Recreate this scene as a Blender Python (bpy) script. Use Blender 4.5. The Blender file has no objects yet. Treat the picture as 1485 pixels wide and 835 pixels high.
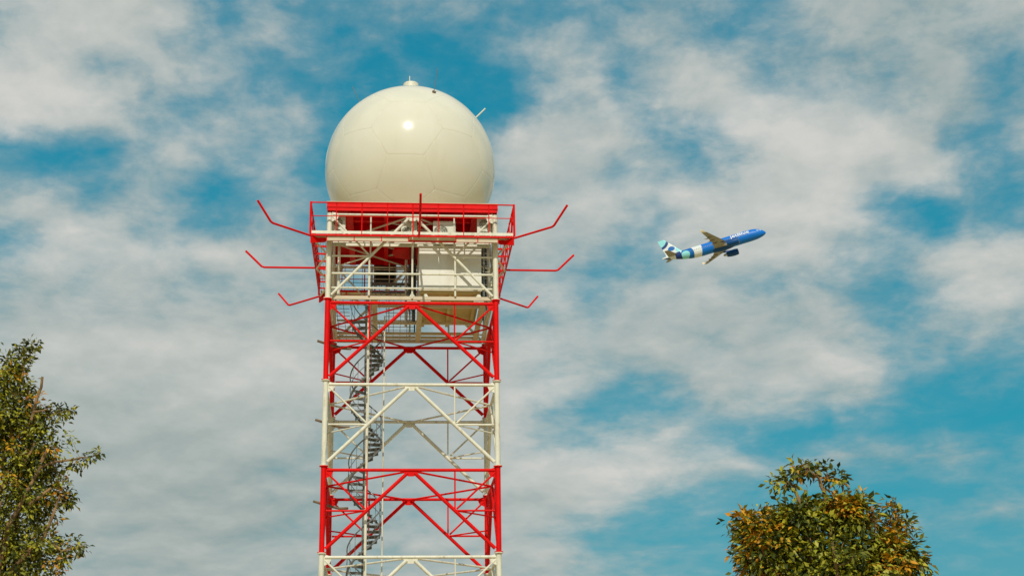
import bpy, bmesh, math, random
import numpy as np
from mathutils import Vector, Matrix
random.seed(7); rng = np.random.default_rng(7)
S = bpy.context.scene
COL = S.collection
R = math.radians

# ------------------------------------------------------------------ camera
PITCH, ROLL, FPX = 0.30764, -0.01524, 2169.28
cam_d = bpy.data.cameras.new('camera')
cam_d.sensor_width = 36.0
cam_d.lens = FPX / 1485.0 * 36.0
cam_d.clip_start = 0.5; cam_d.clip_end = 20000
cam = bpy.data.objects.new('camera', cam_d); COL.objects.link(cam)
fw = Vector((0, math.cos(PITCH), math.sin(PITCH)))
eu = Vector((0, -math.sin(PITCH), math.cos(PITCH))); ex = Vector((1, 0, 0))
rt = ex * math.cos(ROLL) + eu * math.sin(ROLL)
up = -ex * math.sin(ROLL) + eu * math.cos(ROLL)
m = Matrix.Identity(4)
for i in range(3):
    m[i][0] = rt[i]; m[i][1] = up[i]; m[i][2] = -fw[i]
m[2][3] = 1.7
cam.matrix_world = m
S.camera = cam

# ------------------------------------------------------------------ sun
SUN_DIR = Vector((0.005, -0.757, 0.653)).normalized()     # from the ground towards the sun, behind the camera
sun_d = bpy.data.lights.new('sun', 'SUN'); sun_d.energy = 2.95; sun_d.angle = R(0.5); sun_d.color = (1.0, 0.955, 0.85)
sun = bpy.data.objects.new('sun', sun_d); COL.objects.link(sun)
sun.rotation_euler = SUN_DIR.to_track_quat('Z', 'Y').to_euler()

# ------------------------------------------------------------------ node helpers
class N:
    def __init__(s, nt): s.nt = nt
    def node(s, t, **kw):
        n = s.nt.nodes.new(t)
        for k, v in kw.items(): setattr(n, k, v)
        return n
    def put(s, sock, v):
        if isinstance(v, bpy.types.NodeSocket): s.nt.links.new(v, sock)
        elif v is not None: sock.default_value = v
    def math(s, op, a, b=None, c=None, clamp=False):
        n = s.node('ShaderNodeMath', operation=op, use_clamp=clamp)
        for i, v in enumerate((a, b, c)):
            if v is not None: s.put(n.inputs[i], v)
        return n.outputs[0]
    def vmath(s, op, a, b=None, scale=None):
        n = s.node('ShaderNodeVectorMath', operation=op)
        s.put(n.inputs[0], a)
        if b is not None: s.put(n.inputs[1], b)
        if scale is not None: s.put(n.inputs['Scale'], scale)
        return n.outputs[0]
    def noise(s, vec, scale, detail=4, rough=0.5, distortion=0.0):
        n = s.node('ShaderNodeTexNoise'); s.put(n.inputs['Vector'], vec)
        n.inputs['Scale'].default_value = scale; n.inputs['Detail'].default_value = detail
        n.inputs['Roughness'].default_value = rough; n.inputs['Distortion'].default_value = distortion
        return n
    def ramp(s, fac, stops, interp='LINEAR'):
        n = s.node('ShaderNodeValToRGB'); cr = n.color_ramp; cr.interpolation = interp
        while len(cr.elements) > 1: cr.elements.remove(cr.elements[-1])
        cr.elements[0].position = stops[0][0]; cr.elements[0].color = stops[0][1]
        for p, c in stops[1:]:
            e = cr.elements.new(p); e.color = c
        s.put(n.inputs[0], fac)
        return n.outputs[0]
    def mix(s, fac, a, b, blend='MIX'):
        n = s.node('ShaderNodeMix', data_type='RGBA', blend_type=blend)
        s.put(n.inputs[0], fac); s.put(n.inputs[6], a); s.put(n.inputs[7], b)
        return n.outputs[2]
    def remap(s, v, a, b, c=0.0, d=1.0, smooth=True):
        n = s.node('ShaderNodeMapRange', interpolation_type='SMOOTHSTEP' if smooth else 'LINEAR')
        for i, x in enumerate((v, a, b, c, d)): s.put(n.inputs[i], x)
        return n.outputs[0]

def srgb(r, g, b):
    return tuple((c / 255 / 12.92 if c / 255 <= 0.04045 else ((c / 255 + 0.055) / 1.055) ** 2.4) for c in (r, g, b)) + (1.0,)

# ------------------------------------------------------------------ world: daylight sky with broken cloud
# cloud cover by direction; rows go up from 6 deg elevation in steps of 1.15 deg,
# columns from -22.5 deg azimuth in steps of 1.5 deg, 0 = clear, 25 = overcast
COVER = [
    [19, 19, 19, 19, 19, 19, 19, 19, 19, 19, 19, 17, 18, 19, 19, 19, 17, 17, 13, 9, 8, 6, 6, 6, 6, 6, 6, 6, 6, 6, 5],
    [21, 21, 21, 20, 19, 20, 21, 20, 20, 19, 19, 17, 18, 19, 19, 19, 16, 13, 10, 7, 8, 7, 7, 6, 7, 6, 3, 3, 3, 4, 5],
    [22, 22, 22, 21, 21, 21, 22, 22, 21, 19, 19, 18, 19, 19, 19, 19, 17, 13, 8, 8, 8, 8, 8, 7, 10, 9, 11, 10, 9, 9, 8],
    [22, 22, 22, 22, 20, 21, 22, 22, 22, 19, 19, 19, 19, 19, 21, 21, 21, 20, 14, 11, 9, 10, 8, 6, 4, 3, 5, 6, 7, 9, 11],
    [22, 22, 22, 22, 22, 22, 22, 22, 22, 19, 19, 19, 19, 19, 21, 22, 22, 21, 20, 18, 15, 14, 11, 14, 13, 12, 13, 10, 10, 9, 7],
    [22, 22, 22, 22, 22, 22, 22, 22, 22, 19, 19, 19, 19, 19, 21, 20, 16, 16, 17, 16, 14, 9, 6, 6, 6, 4, 3, 3, 3, 3, 3],
    [22, 22, 22, 22, 22, 22, 22, 22, 22, 21, 21, 19, 19, 19, 22, 21, 12, 10, 9, 8, 14, 16, 17, 17, 16, 11, 6, 4, 5, 5, 5],
    [21, 21, 22, 22, 22, 22, 22, 22, 22, 22, 21, 19, 19, 19, 22, 22, 17, 17, 14, 14, 18, 19, 22, 21, 18, 13, 11, 12, 12, 13, 14],
    [19, 19, 20, 22, 22, 22, 22, 22, 22, 22, 21, 19, 18, 19, 20, 20, 19, 18, 19, 19, 19, 19, 19, 19, 16, 11, 13, 18, 16, 17, 17],
    [18, 18, 18, 19, 19, 19, 19, 19, 20, 20, 18, 17, 17, 17, 17, 15, 17, 17, 19, 19, 18, 18, 18, 18, 14, 11, 14, 21, 20, 19, 19],
    [17, 17, 17, 18, 18, 19, 17, 17, 17, 17, 17, 15, 16, 17, 17, 16, 16, 11, 14, 19, 17, 15, 14, 16, 12, 10, 19, 22, 20, 18, 16],
    [9, 10, 14, 20, 20, 19, 18, 21, 21, 18, 15, 14, 16, 17, 17, 19, 19, 18, 9, 14, 20, 22, 21, 21, 17, 12, 8, 15, 10, 9, 8],
    [17, 15, 16, 18, 17, 15, 13, 9, 13, 13, 10, 10, 13, 14, 16, 19, 19, 16, 12, 13, 18, 21, 22, 22, 21, 10, 4, 12, 8, 8, 9],
    [10, 11, 12, 12, 10, 14, 13, 7, 9, 12, 9, 8, 10, 11, 14, 17, 17, 19, 18, 14, 19, 19, 22, 22, 22, 20, 22, 13, 9, 14, 15],
    [8, 4, 8, 9, 9, 14, 19, 15, 13, 10, 7, 10, 11, 11, 16, 19, 22, 19, 16, 16, 13, 13, 20, 23, 23, 22, 22, 13, 11, 18, 19],
    [22, 22, 22, 20, 19, 15, 14, 17, 14, 13, 9, 8, 8, 8, 10, 17, 22, 19, 20, 9, 10, 16, 20, 22, 21, 18, 15, 16, 13, 13, 11],
    [21, 21, 22, 22, 20, 15, 13, 13, 11, 13, 7, 4, 3, 3, 5, 6, 18, 17, 15, 14, 21, 21, 18, 18, 16, 16, 16, 19, 14, 11, 12],
    [16, 17, 19, 20, 15, 16, 15, 12, 8, 8, 8, 8, 6, 6, 6, 7, 15, 16, 12, 17, 19, 15, 13, 15, 15, 14, 15, 19, 15, 16, 17],
    [14, 14, 18, 22, 22, 18, 15, 12, 12, 10, 7, 6, 6, 6, 6, 12, 16, 12, 13, 17, 14, 10, 11, 10, 15, 17, 19, 18, 16, 19, 19],
    [14, 14, 17, 22, 22, 22, 16, 10, 11, 12, 11, 8, 8, 8, 9, 9, 9, 11, 10, 14, 14, 12, 11, 14, 17, 19, 19, 18, 17, 19, 19],
    [14, 14, 17, 22, 22, 22, 15, 10, 11, 11, 11, 7, 8, 11, 11, 11, 11, 14, 9, 11, 14, 14, 11, 14, 17, 19, 19, 18, 17, 19, 19]]
# how brightly the cloud there is lit from behind the camera, 0 = grey, 25 = white
BRIGHT = [
    [12, 12, 11, 11, 11, 11, 11, 11, 12, 12, 13, 14, 14, 15, 15, 15, 15, 15, 15, 15, 15, 15, 15, 15, 15, 15, 15, 15, 15, 15, 15],
    [11, 10, 10, 10, 10, 10, 10, 10, 10, 11, 11, 12, 13, 14, 15, 15, 15, 15, 15, 15, 15, 15, 15, 15, 15, 15, 15, 15, 15, 15, 15],
    [11, 10, 10, 10, 10, 10, 10, 10, 10, 10, 11, 11, 12, 13, 15, 15, 15, 15, 15, 15, 16, 16, 15, 15, 15, 15, 15, 15, 15, 15, 15],
    [11, 10, 10, 10, 10, 10, 10, 10, 10, 10, 11, 11, 12, 14, 15, 15, 17, 20, 21, 20, 18, 16, 16, 15, 15, 15, 15, 15, 15, 15, 15],
    [11, 11, 10, 10, 10, 10, 10, 11, 11, 11, 11, 12, 13, 14, 16, 19, 21, 23, 23, 21, 20, 18, 16, 14, 14, 14, 14, 14, 15, 15, 15],
    [12, 11, 11, 11, 11, 11, 11, 12, 13, 13, 12, 12, 13, 14, 16, 19, 19, 20, 20, 19, 19, 19, 17, 16, 16, 16, 16, 16, 16, 16, 16],
    [14, 14, 13, 13, 12, 12, 13, 14, 14, 14, 13, 13, 13, 14, 17, 19, 19, 18, 16, 16, 16, 16, 17, 17, 17, 17, 17, 16, 16, 16, 16],
    [16, 16, 17, 17, 17, 17, 18, 19, 19, 19, 18, 16, 15, 15, 17, 19, 20, 18, 16, 15, 16, 17, 18, 18, 18, 18, 17, 16, 16, 16, 16],
    [15, 16, 16, 16, 16, 17, 17, 18, 19, 19, 18, 17, 16, 16, 17, 19, 19, 17, 15, 15, 15, 15, 15, 15, 15, 15, 16, 18, 18, 16, 16],
    [13, 13, 13, 13, 14, 15, 15, 16, 16, 16, 16, 16, 15, 15, 16, 17, 17, 16, 15, 15, 15, 15, 15, 15, 15, 16, 19, 21, 21, 18, 16],
    [15, 15, 16, 16, 16, 15, 16, 17, 17, 16, 16, 16, 15, 15, 15, 16, 16, 16, 16, 16, 16, 17, 17, 18, 18, 18, 20, 21, 21, 18, 16],
    [16, 18, 21, 22, 23, 22, 21, 20, 20, 17, 16, 16, 15, 16, 16, 16, 17, 17, 17, 19, 20, 20, 20, 20, 20, 20, 19, 19, 18, 16, 16],
    [16, 16, 17, 18, 19, 19, 18, 16, 16, 16, 16, 16, 16, 16, 16, 16, 17, 17, 18, 19, 20, 20, 20, 20, 20, 19, 18, 17, 16, 16, 16],
    [17, 17, 16, 16, 16, 17, 16, 16, 16, 16, 16, 16, 16, 16, 16, 16, 17, 18, 19, 19, 20, 20, 20, 20, 20, 20, 19, 18, 16, 16, 16],
    [20, 21, 20, 19, 18, 18, 18, 18, 17, 16, 16, 16, 16, 16, 16, 17, 18, 19, 20, 20, 21, 21, 22, 22, 22, 21, 19, 16, 15, 15, 15],
    [22, 22, 22, 21, 19, 18, 18, 18, 18, 17, 16, 16, 16, 16, 17, 19, 19, 19, 19, 20, 21, 23, 23, 23, 23, 21, 17, 14, 14, 14, 15],
    [22, 22, 22, 22, 20, 18, 18, 18, 18, 17, 16, 16, 16, 16, 17, 19, 19, 19, 20, 20, 21, 21, 22, 21, 19, 16, 14, 13, 13, 13, 14],
    [19, 20, 20, 20, 19, 18, 18, 18, 17, 16, 16, 16, 16, 16, 16, 18, 18, 19, 19, 20, 20, 19, 17, 15, 14, 14, 14, 13, 13, 14, 14],
    [16, 18, 19, 19, 19, 18, 17, 16, 16, 16, 16, 16, 16, 16, 16, 18, 18, 18, 17, 17, 16, 15, 15, 14, 14, 14, 14, 14, 14, 14, 15],
    [16, 16, 18, 19, 18, 17, 16, 16, 16, 16, 16, 16, 15, 16, 16, 16, 17, 17, 16, 15, 15, 15, 15, 15, 15, 15, 15, 15, 15, 15, 15],
    [16, 16, 16, 16, 16, 16, 16, 16, 16, 16, 16, 16, 15, 15, 16, 16, 16, 16, 15, 15, 15, 15, 15, 15, 15, 15, 15, 15, 15, 15, 15]]
world = bpy.data.worlds.new('World'); S.world = world; world.use_nodes = True
wt = world.node_tree; wt.nodes.clear(); w = N(wt)
tc = w.node('ShaderNodeTexCoord').outputs['Generated']
sky = w.node('ShaderNodeTexSky', sky_type='NISHITA')
sky.sun_disc = False
sky.sun_elevation = math.asin(SUN_DIR.z)
sky.sun_rotation = math.atan2(SUN_DIR.x, SUN_DIR.y)
sky.air_density = 1.0; sky.dust_density = 0.6; sky.ozone_density = 3.0
# the clear air leans to teal, as in the photograph, with a soft fade to the horizon
sr = w.node('ShaderNodeSeparateColor'); w.put(sr.inputs[0], sky.outputs[0])
def chan(i, p, k): return w.math('MULTIPLY', w.math('POWER', w.math('MULTIPLY', sr.outputs[i], 0.1), p), k * 10.0)
cb = w.node('ShaderNodeCombineColor')
w.put(cb.inputs[0], chan(0, 2.2, 0.55)); w.put(cb.inputs[1], chan(1, 0.38, 0.43)); w.put(cb.inputs[2], chan(2, 0.26, 0.475))
clear = cb.outputs[0]
# cloud-layer coordinates, flattened a little towards the horizon
sep0 = w.node('ShaderNodeSeparateXYZ'); w.put(sep0.inputs[0], tc)
lcomb = w.node('ShaderNodeCombineXYZ'); w.put(lcomb.inputs[0], sep0.outputs[0]); w.put(lcomb.inputs[1], sep0.outputs[1])
w.put(lcomb.inputs[2], w.math('MULTIPLY', w.math('SQRT', w.math('ADD', w.math('MAXIMUM', sep0.outputs[2], 0.0), 0.02)), 2.0))
lay = lcomb.outputs[0]
n_warp = w.noise(lay, 11.0, 5, 0.60)
n_warp2 = w.noise(lay, 34.0, 5, 0.60)
wv = w.vmath('ADD', w.vmath('SCALE', w.vmath('SUBTRACT', n_warp.outputs['Color'], (0.5, 0.5, 0.5)), scale=0.026),
             w.vmath('SCALE', w.vmath('SUBTRACT', n_warp2.outputs['Color'], (0.5, 0.5, 0.5)), scale=0.022))
wdir = w.vmath('ADD', tc, w.vmath('MULTIPLY', wv, (1.0, 0.4, 0.6)))
sep = w.node('ShaderNodeSeparateXYZ'); w.put(sep.inputs[0], w.vmath('NORMALIZE', wdir))
az = w.math('ARCTAN2', sep.outputs[0], sep.outputs[1]); el = w.math('ARCSINE', sep.outputs[2])
fu = w.math('DIVIDE', w.math('ADD', az, R(22.5)), R(45.0))
fv = w.math('DIVIDE', w.math('SUBTRACT', el, R(6.0)), R(1.15))
fvc = w.math('MINIMUM', w.math('MAXIMUM', fv, 0.0), 20.0)
acc = None
for i, row in enumerate(COVER):
    r_ = w.ramp(fu, [(k / 30, (cv / 25, BRIGHT[i][k] / 25, 0, 1)) for k, cv in enumerate(row)])
    wgt = w.math('MAXIMUM', w.math('SUBTRACT', 1.0, w.math('ABSOLUTE', w.math('SUBTRACT', fvc, float(i)))), 0.0)
    wc = w.vmath('SCALE', r_, scale=wgt)
    acc = wc if acc is None else w.vmath('ADD', acc, wc)
sacc = w.node('ShaderNodeSeparateXYZ'); w.put(sacc.inputs[0], acc)
acc, brt = sacc.outputs[0], sacc.outputs[1]
# beyond the mapped directions the same broken cover simply goes on
big = w.noise(lay, 2.6, 3, 0.5)
gen = w.remap(big.outputs[0], 0.30, 0.68, 0.15, 0.95)
mk = w.math('MULTIPLY', w.remap(w.math('ABSOLUTE', az), R(21), R(26), 1.0, 0.0),
            w.math('MULTIPLY', w.remap(el, R(2), R(6), 0.0, 1.0), w.remap(el, R(28.5), R(34), 1.0, 0.0)))
brt = w.math('ADD', w.math('MULTIPLY', brt, mk), w.math('MULTIPLY', 0.65, w.math('SUBTRACT', 1.0, mk)))
cov = w.math('ADD', w.math('MULTIPLY', w.math('POWER', acc, 1.10), mk), w.math('MULTIPLY', gen, w.math('SUBTRACT', 1.0, mk)))
n_a = w.noise(lay, 23.0, 8, 0.56, 0.2)
n_up = w.noise(w.vmath('ADD', lay, (0.0, 0.0, 0.022)), 23.0, 8, 0.56, 0.2)
n_b = w.noise(w.vmath('MULTIPLY', lay, (1.0, 1.0, 1.5)), 75.0, 5, 0.55)
det = w.math('ADD', w.math('MULTIPLY', w.math('SUBTRACT', n_a.outputs[0], 0.5), 0.88), w.math('MULTIPLY', w.math('SUBTRACT', n_b.outputs[0], 0.5), 0.24))
# detail fades out inside thick cover
amp = w.remap(cov, 0.58, 0.95, 1.0, 0.35)
dens = w.math('ADD', cov, w.math('MULTIPLY', det, amp))
dens = w.math('MINIMUM', w.math('MAXIMUM', dens, 0.0), 1.0)
opac = w.ramp(dens, [(0.0, (0, 0, 0, 1)), (0.18, (.06,) * 3 + (1,)), (0.36, (.25,) * 3 + (1,)), (0.54, (.60,) * 3 + (1,)), (0.68, (.86,) * 3 + (1,)), (0.84, (.98,) * 3 + (1,)), (1.0, (1, 1, 1, 1))])
K = 10.0
def cc(r, g, b): c = srgb(r, g, b); return (c[0] * K, c[1] * K, c[2] * K, 1)
shade_n = w.noise(w.vmath('MULTIPLY', lay, (1.0, 1.0, 1.6)), 9.0, 6, 0.55)
thick = w.math('ADD', w.math('MULTIPLY_ADD', brt, 0.72, w.math('MULTIPLY', dens, 0.28)), w.math('ADD', w.math('MULTIPLY', w.math('SUBTRACT', shade_n.outputs[0], 0.5), 0.34), w.math('MULTIPLY', w.math('SUBTRACT', n_a.outputs[0], n_up.outputs[0]), 0.42)))
ccol = w.ramp(thick, [(0.28, cc(134, 157, 158)), (0.46, cc(160, 172, 169)), (0.72, cc(185, 191, 187)), (0.95, cc(208, 208, 203))])
skyc = w.mix(opac, clear, ccol)
bg = w.node('ShaderNodeBackground'); w.put(bg.inputs[0], skyc); bg.inputs[1].default_value = 0.1
wo = w.node('ShaderNodeOutputWorld'); wt.links.new(bg.outputs[0], wo.inputs[0])
world.cycles.sampling_method = 'MANUAL'; world.cycles.sample_map_resolution = 512

# ------------------------------------------------------------------ exposure
S.view_settings.view_transform = 'Standard'; S.view_settings.look = 'None'
S.view_settings.exposure = 0.0; S.view_settings.gamma = 1.0
S.view_settings.use_curve_mapping = False
S.cycles.use_denoising = True
S.cycles.max_bounces = 6
S.render.film_transparent = False

# ------------------------------------------------------------------ materials
def mat(name, col, rough=0.5, metal=0.0, var=0.0, vscale=3.0, bump=0.0, bscale=40.0, spec=0.5, coat=0.0, dirt=None, dirt_amt=0.0, dscale=1.2):
    m = bpy.data.materials.new(name); m.use_nodes = True
    nt = m.node_tree; b = nt.nodes['Principled BSDF']; n = N(nt)
    oc = n.node('ShaderNodeTexCoord').outputs['Object']
    c = tuple(col) + (1.0,)
    out = c
    if var:
        nz = n.noise(oc, vscale, 5, 0.6)
        out = n.mix(n.remap(nz.outputs[0], 0.3, 0.7, 0, 1), tuple(x * (1 - var) for x in col) + (1,), tuple(min(1, x * (1 + var)) for x in col) + (1,))
    if dirt:
        nz = n.noise(n.vmath('MULTIPLY', oc, (1, 1, 0.25)), dscale, 8, 0.7)
        out = n.mix(n.math('MULTIPLY', n.remap(nz.outputs[0], 0.50, 0.72, 0, 1), dirt_amt), out, tuple(dirt) + (1,))
    n.put(b.inputs['Base Color'], out)
    rz = n.noise(oc, 6.0, 4, 0.6)
    n.put(b.inputs['Roughness'], n.remap(rz.outputs[0], 0.3, 0.7, max(0.02, rough - 0.07), min(1, rough + 0.07)))
    b.inputs['Metallic'].default_value = metal
    b.inputs['Specular IOR Level'].default_value = spec
    b.inputs['Coat Weight'].default_value = coat
    if bump:
        bz = n.noise(oc, bscale, 4, 0.6)
        bn = n.node('ShaderNodeBump'); bn.inputs['Strength'].default_value = bump; bn.inputs['Distance'].default_value = 0.02
        n.put(bn.inputs['Height'], bz.outputs[0]); nt.links.new(bn.outputs[0], b.inputs['Normal'])
    return m
RED = mat('red_paint', (0.74, 0.004, 0.003), 0.50, var=0.08, vscale=2.0, bump=0.05, spec=0.12, dirt=(0.42, 0.006, 0.004), dirt_amt=0.45, dscale=2.5)
CREAM = mat('cream_paint', (0.74, 0.70, 0.56), 0.45, var=0.06, vscale=2.0, bump=0.05, dirt=(0.34, 0.24, 0.12), dirt_amt=0.65, dscale=4.0)
GALV = mat('galvanised_steel', (0.20, 0.20, 0.19), 0.5, metal=0.4, var=0.25, vscale=8.0)
TREAD = mat('grating_steel', (0.19, 0.195, 0.185), 0.6, metal=0.3, var=0.3, vscale=9.0)
DARK = mat('dark_louvre', (0.012, 0.018, 0.016), 0.6, var=0.3)
BROWN = mat('brown_conduit', (0.19, 0.13, 0.08), 0.6, var=0.3)
SHELT = mat('shelter_panel', (0.76, 0.74, 0.66), 0.45, var=0.03, vscale=1.5, dirt=(0.5, 0.43, 0.30), dirt_amt=0.35, dscale=1.5)
TAN = mat('shelter_base', (0.60, 0.45, 0.18), 0.6, var=0.08, vscale=2.0)
DECKM = mat('deck_plate', (0.60, 0.50, 0.34), 0.6, var=0.08)
ACM = mat('condenser_casing', (0.66, 0.66, 0.54), 0.45, var=0.05)
GRILL = mat('fan_grille', (0.13, 0.14, 0.09), 0.6, var=0.2)
CONC = mat('concrete', (0.36, 0.34, 0.30), 0.85, var=0.15, vscale=1.0, bump=0.3)
GROUND = mat('dry_grass_ground', (0.45, 0.35, 0.16), 0.95, var=0.35, vscale=0.15, bump=0.5, bscale=4.0)

# ------------------------------------------------------------------ object helpers
def link(o, parent=None):
    COL.objects.link(o)
    if parent is not None: o.parent = parent
    return o
def empty(name, loc=(0, 0, 0), rz=0.0, parent=None):
    o = bpy.data.objects.new(name, None); o.location = loc; o.rotation_euler = (0, 0, rz); o.empty_display_size = 0.3
    return link(o, parent)
def tag(o, label=None, cat=None, group=None, kind=None):
    if label: o['label'] = label
    if cat: o['category'] = cat
    if group: o['group'] = group
    if kind: o['kind'] = kind
    return o
def mesh_obj(name, v, f, mt, parent=None, smooth=False):
    me = bpy.data.meshes.new(name); me.from_pydata([tuple(p) for p in v], [], f)
    me.materials.append(mt); me.validate()
    if smooth: me.shade_smooth()
    return link(bpy.data.objects.new(name, me), parent)
def frame(d):
    d = d.normalized(); a = Vector((0, 0, 1)) if abs(d.z) < 0.9 else Vector((1, 0, 0))
    x = d.cross(a).normalized(); return x, x.cross(d)
class G:
    """collects simple solids into one mesh"""
    def __init__(s): s.v = []; s.f = []; s.sm = []
    def tube(s, p0, p1, r, seg=8, r1=None, cap=True):
        p0, p1 = Vector(p0), Vector(p1); x, y = frame(p1 - p0); b = len(s.v); r1 = r if r1 is None else r1
        for p, q in ((p0, r), (p1, r1)):
            for k in range(seg):
                a = 2 * math.pi * k / seg; s.v.append(p + (x * math.cos(a) + y * math.sin(a)) * q)
        for k in range(seg): s.f.append((b + k, b + (k + 1) % seg, b + seg + (k + 1) % seg, b + seg + k))
        if cap: s.f.append(tuple(b + seg - 1 - k for k in range(seg))); s.f.append(tuple(b + seg + k for k in range(seg)))
        return s
    def path(s, pts, r, seg=6, closed=False, radii=None):
        pts = [Vector(p) for p in pts]; b = len(s.v); n = len(pts)
        px = None
        for i, p in enumerate(pts):
            t = (pts[min(i + 1, n - 1)] - pts[max(i - 1, 0)]).normalized()
            if px is None: x, y = frame(t)
            else:
                x = (px - t * px.dot(t)).normalized(); y = x.cross(t)
            px = x; q = radii[i] if radii else r
            for k in range(seg):
                a = 2 * math.pi * k / seg; s.v.append(p + (x * math.cos(a) + y * math.sin(a)) * q)
        for i in range(n - 1):
            for k in range(seg):
                s.f.append((b + i * seg + k, b + i * seg + (k + 1) % seg, b + (i + 1) * seg + (k + 1) % seg, b + (i + 1) * seg + k))
        s.f.append(tuple(b + seg - 1 - k for k in range(seg))); s.f.append(tuple(b + (n - 1) * seg + k for k in range(seg)))
        return s
    def box(s, lo, hi):
        b = len(s.v)
        for z in (lo[2], hi[2]):
            for x, y in ((lo[0], lo[1]), (hi[0], lo[1]), (hi[0], hi[1]), (lo[0], hi[1])): s.v.append(Vector((x, y, z)))
        for q in ((3, 2, 1, 0), (4, 5, 6, 7), (0, 1, 5, 4), (1, 2, 6, 5), (2, 3, 7, 6), (3, 0, 4, 7)): s.f.append(tuple(b + k for k in q))
        return s
    def prism(s, poly, ext):
        """polygon (3d points) pushed along ext"""
        b = len(s.v); n = len(poly); e = Vector(ext)
        s.v += [Vector(p) for p in poly] + [Vector(p) + e for p in poly]
        s.f.append(tuple(b + n - 1 - k for k in range(n))); s.f.append(tuple(b + n + k for k in range(n)))
        for k in range(n): s.f.append((b + k, b + (k + 1) % n, b + n + (k + 1) % n, b + n + k))
        return s
    def bar(s, p0, p1, wd, ht):
        p0, p1 = Vector(p0), Vector(p1); x, y = frame(p1 - p0); b = len(s.v)
        for p in (p0, p1):
            for a, c in ((-1, -1), (1, -1), (1, 1), (-1, 1)): s.v.append(p + x * a * wd / 2 + y * c * ht / 2)
        for q in ((3, 2, 1, 0), (4, 5, 6, 7), (0, 1, 5, 4), (1, 2, 6, 5), (2, 3, 7, 6), (3, 0, 4, 7)): s.f.append(tuple(b + k for k in q))
        return s
    def build(s, name, mt, parent=None, smooth=False):
        o = mesh_obj(name, s.v, s.f, mt, parent)
        if smooth: smooth_by_angle(o)
        return o
def smooth_by_angle(o, ang=40):
    me = o.data; me.shade_smooth()
    bm = bmesh.new(); bm.from_mesh(me)
    bmesh.ops.recalc_face_normals(bm, faces=bm.faces)
    for e in bm.edges:
        if len(e.link_faces) == 2 and e.calc_face_angle(0) > R(ang): e.smooth = False
    bm.to_mesh(me); bm.free()
def tube(name, p0, p1, r, mt, parent, seg=8):
    return G().tube(p0, p1, r, seg).build(name, mt, parent, True)

# ------------------------------------------------------------------ ground
bm = bmesh.new(); bmesh.ops.create_circle(bm, cap_ends=True, radius=6000, segments=96)
me = bpy.data.meshes.new('ground'); bm.to_mesh(me); bm.free(); me.materials.append(GROUND)
tag(link(bpy.data.objects.new('ground', me)), 'dry grass ground below the tower', kind='structure')

# ------------------------------------------------------------------ radar tower
TAZ, TD, TROT = -0.07073, 62.308, 0.01454
TLOC = (TD * math.sin(TAZ), TD * math.cos(TAZ), 0.0); TRZ = TROT - TAZ
H = 3.45
ZL = [0.35, 2.75, 6.18, 9.60, 13.02, 16.50, 19.93, 23.66]      # joint levels from the footing up
tower = tag(empty('radar_tower', TLOC, TRZ), 'tall square lattice tower banded red and white, carrying the white dome', 'lattice tower')
CORN = [(-1, -1), (1, -1), (1, 1), (-1, 1)]

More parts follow.
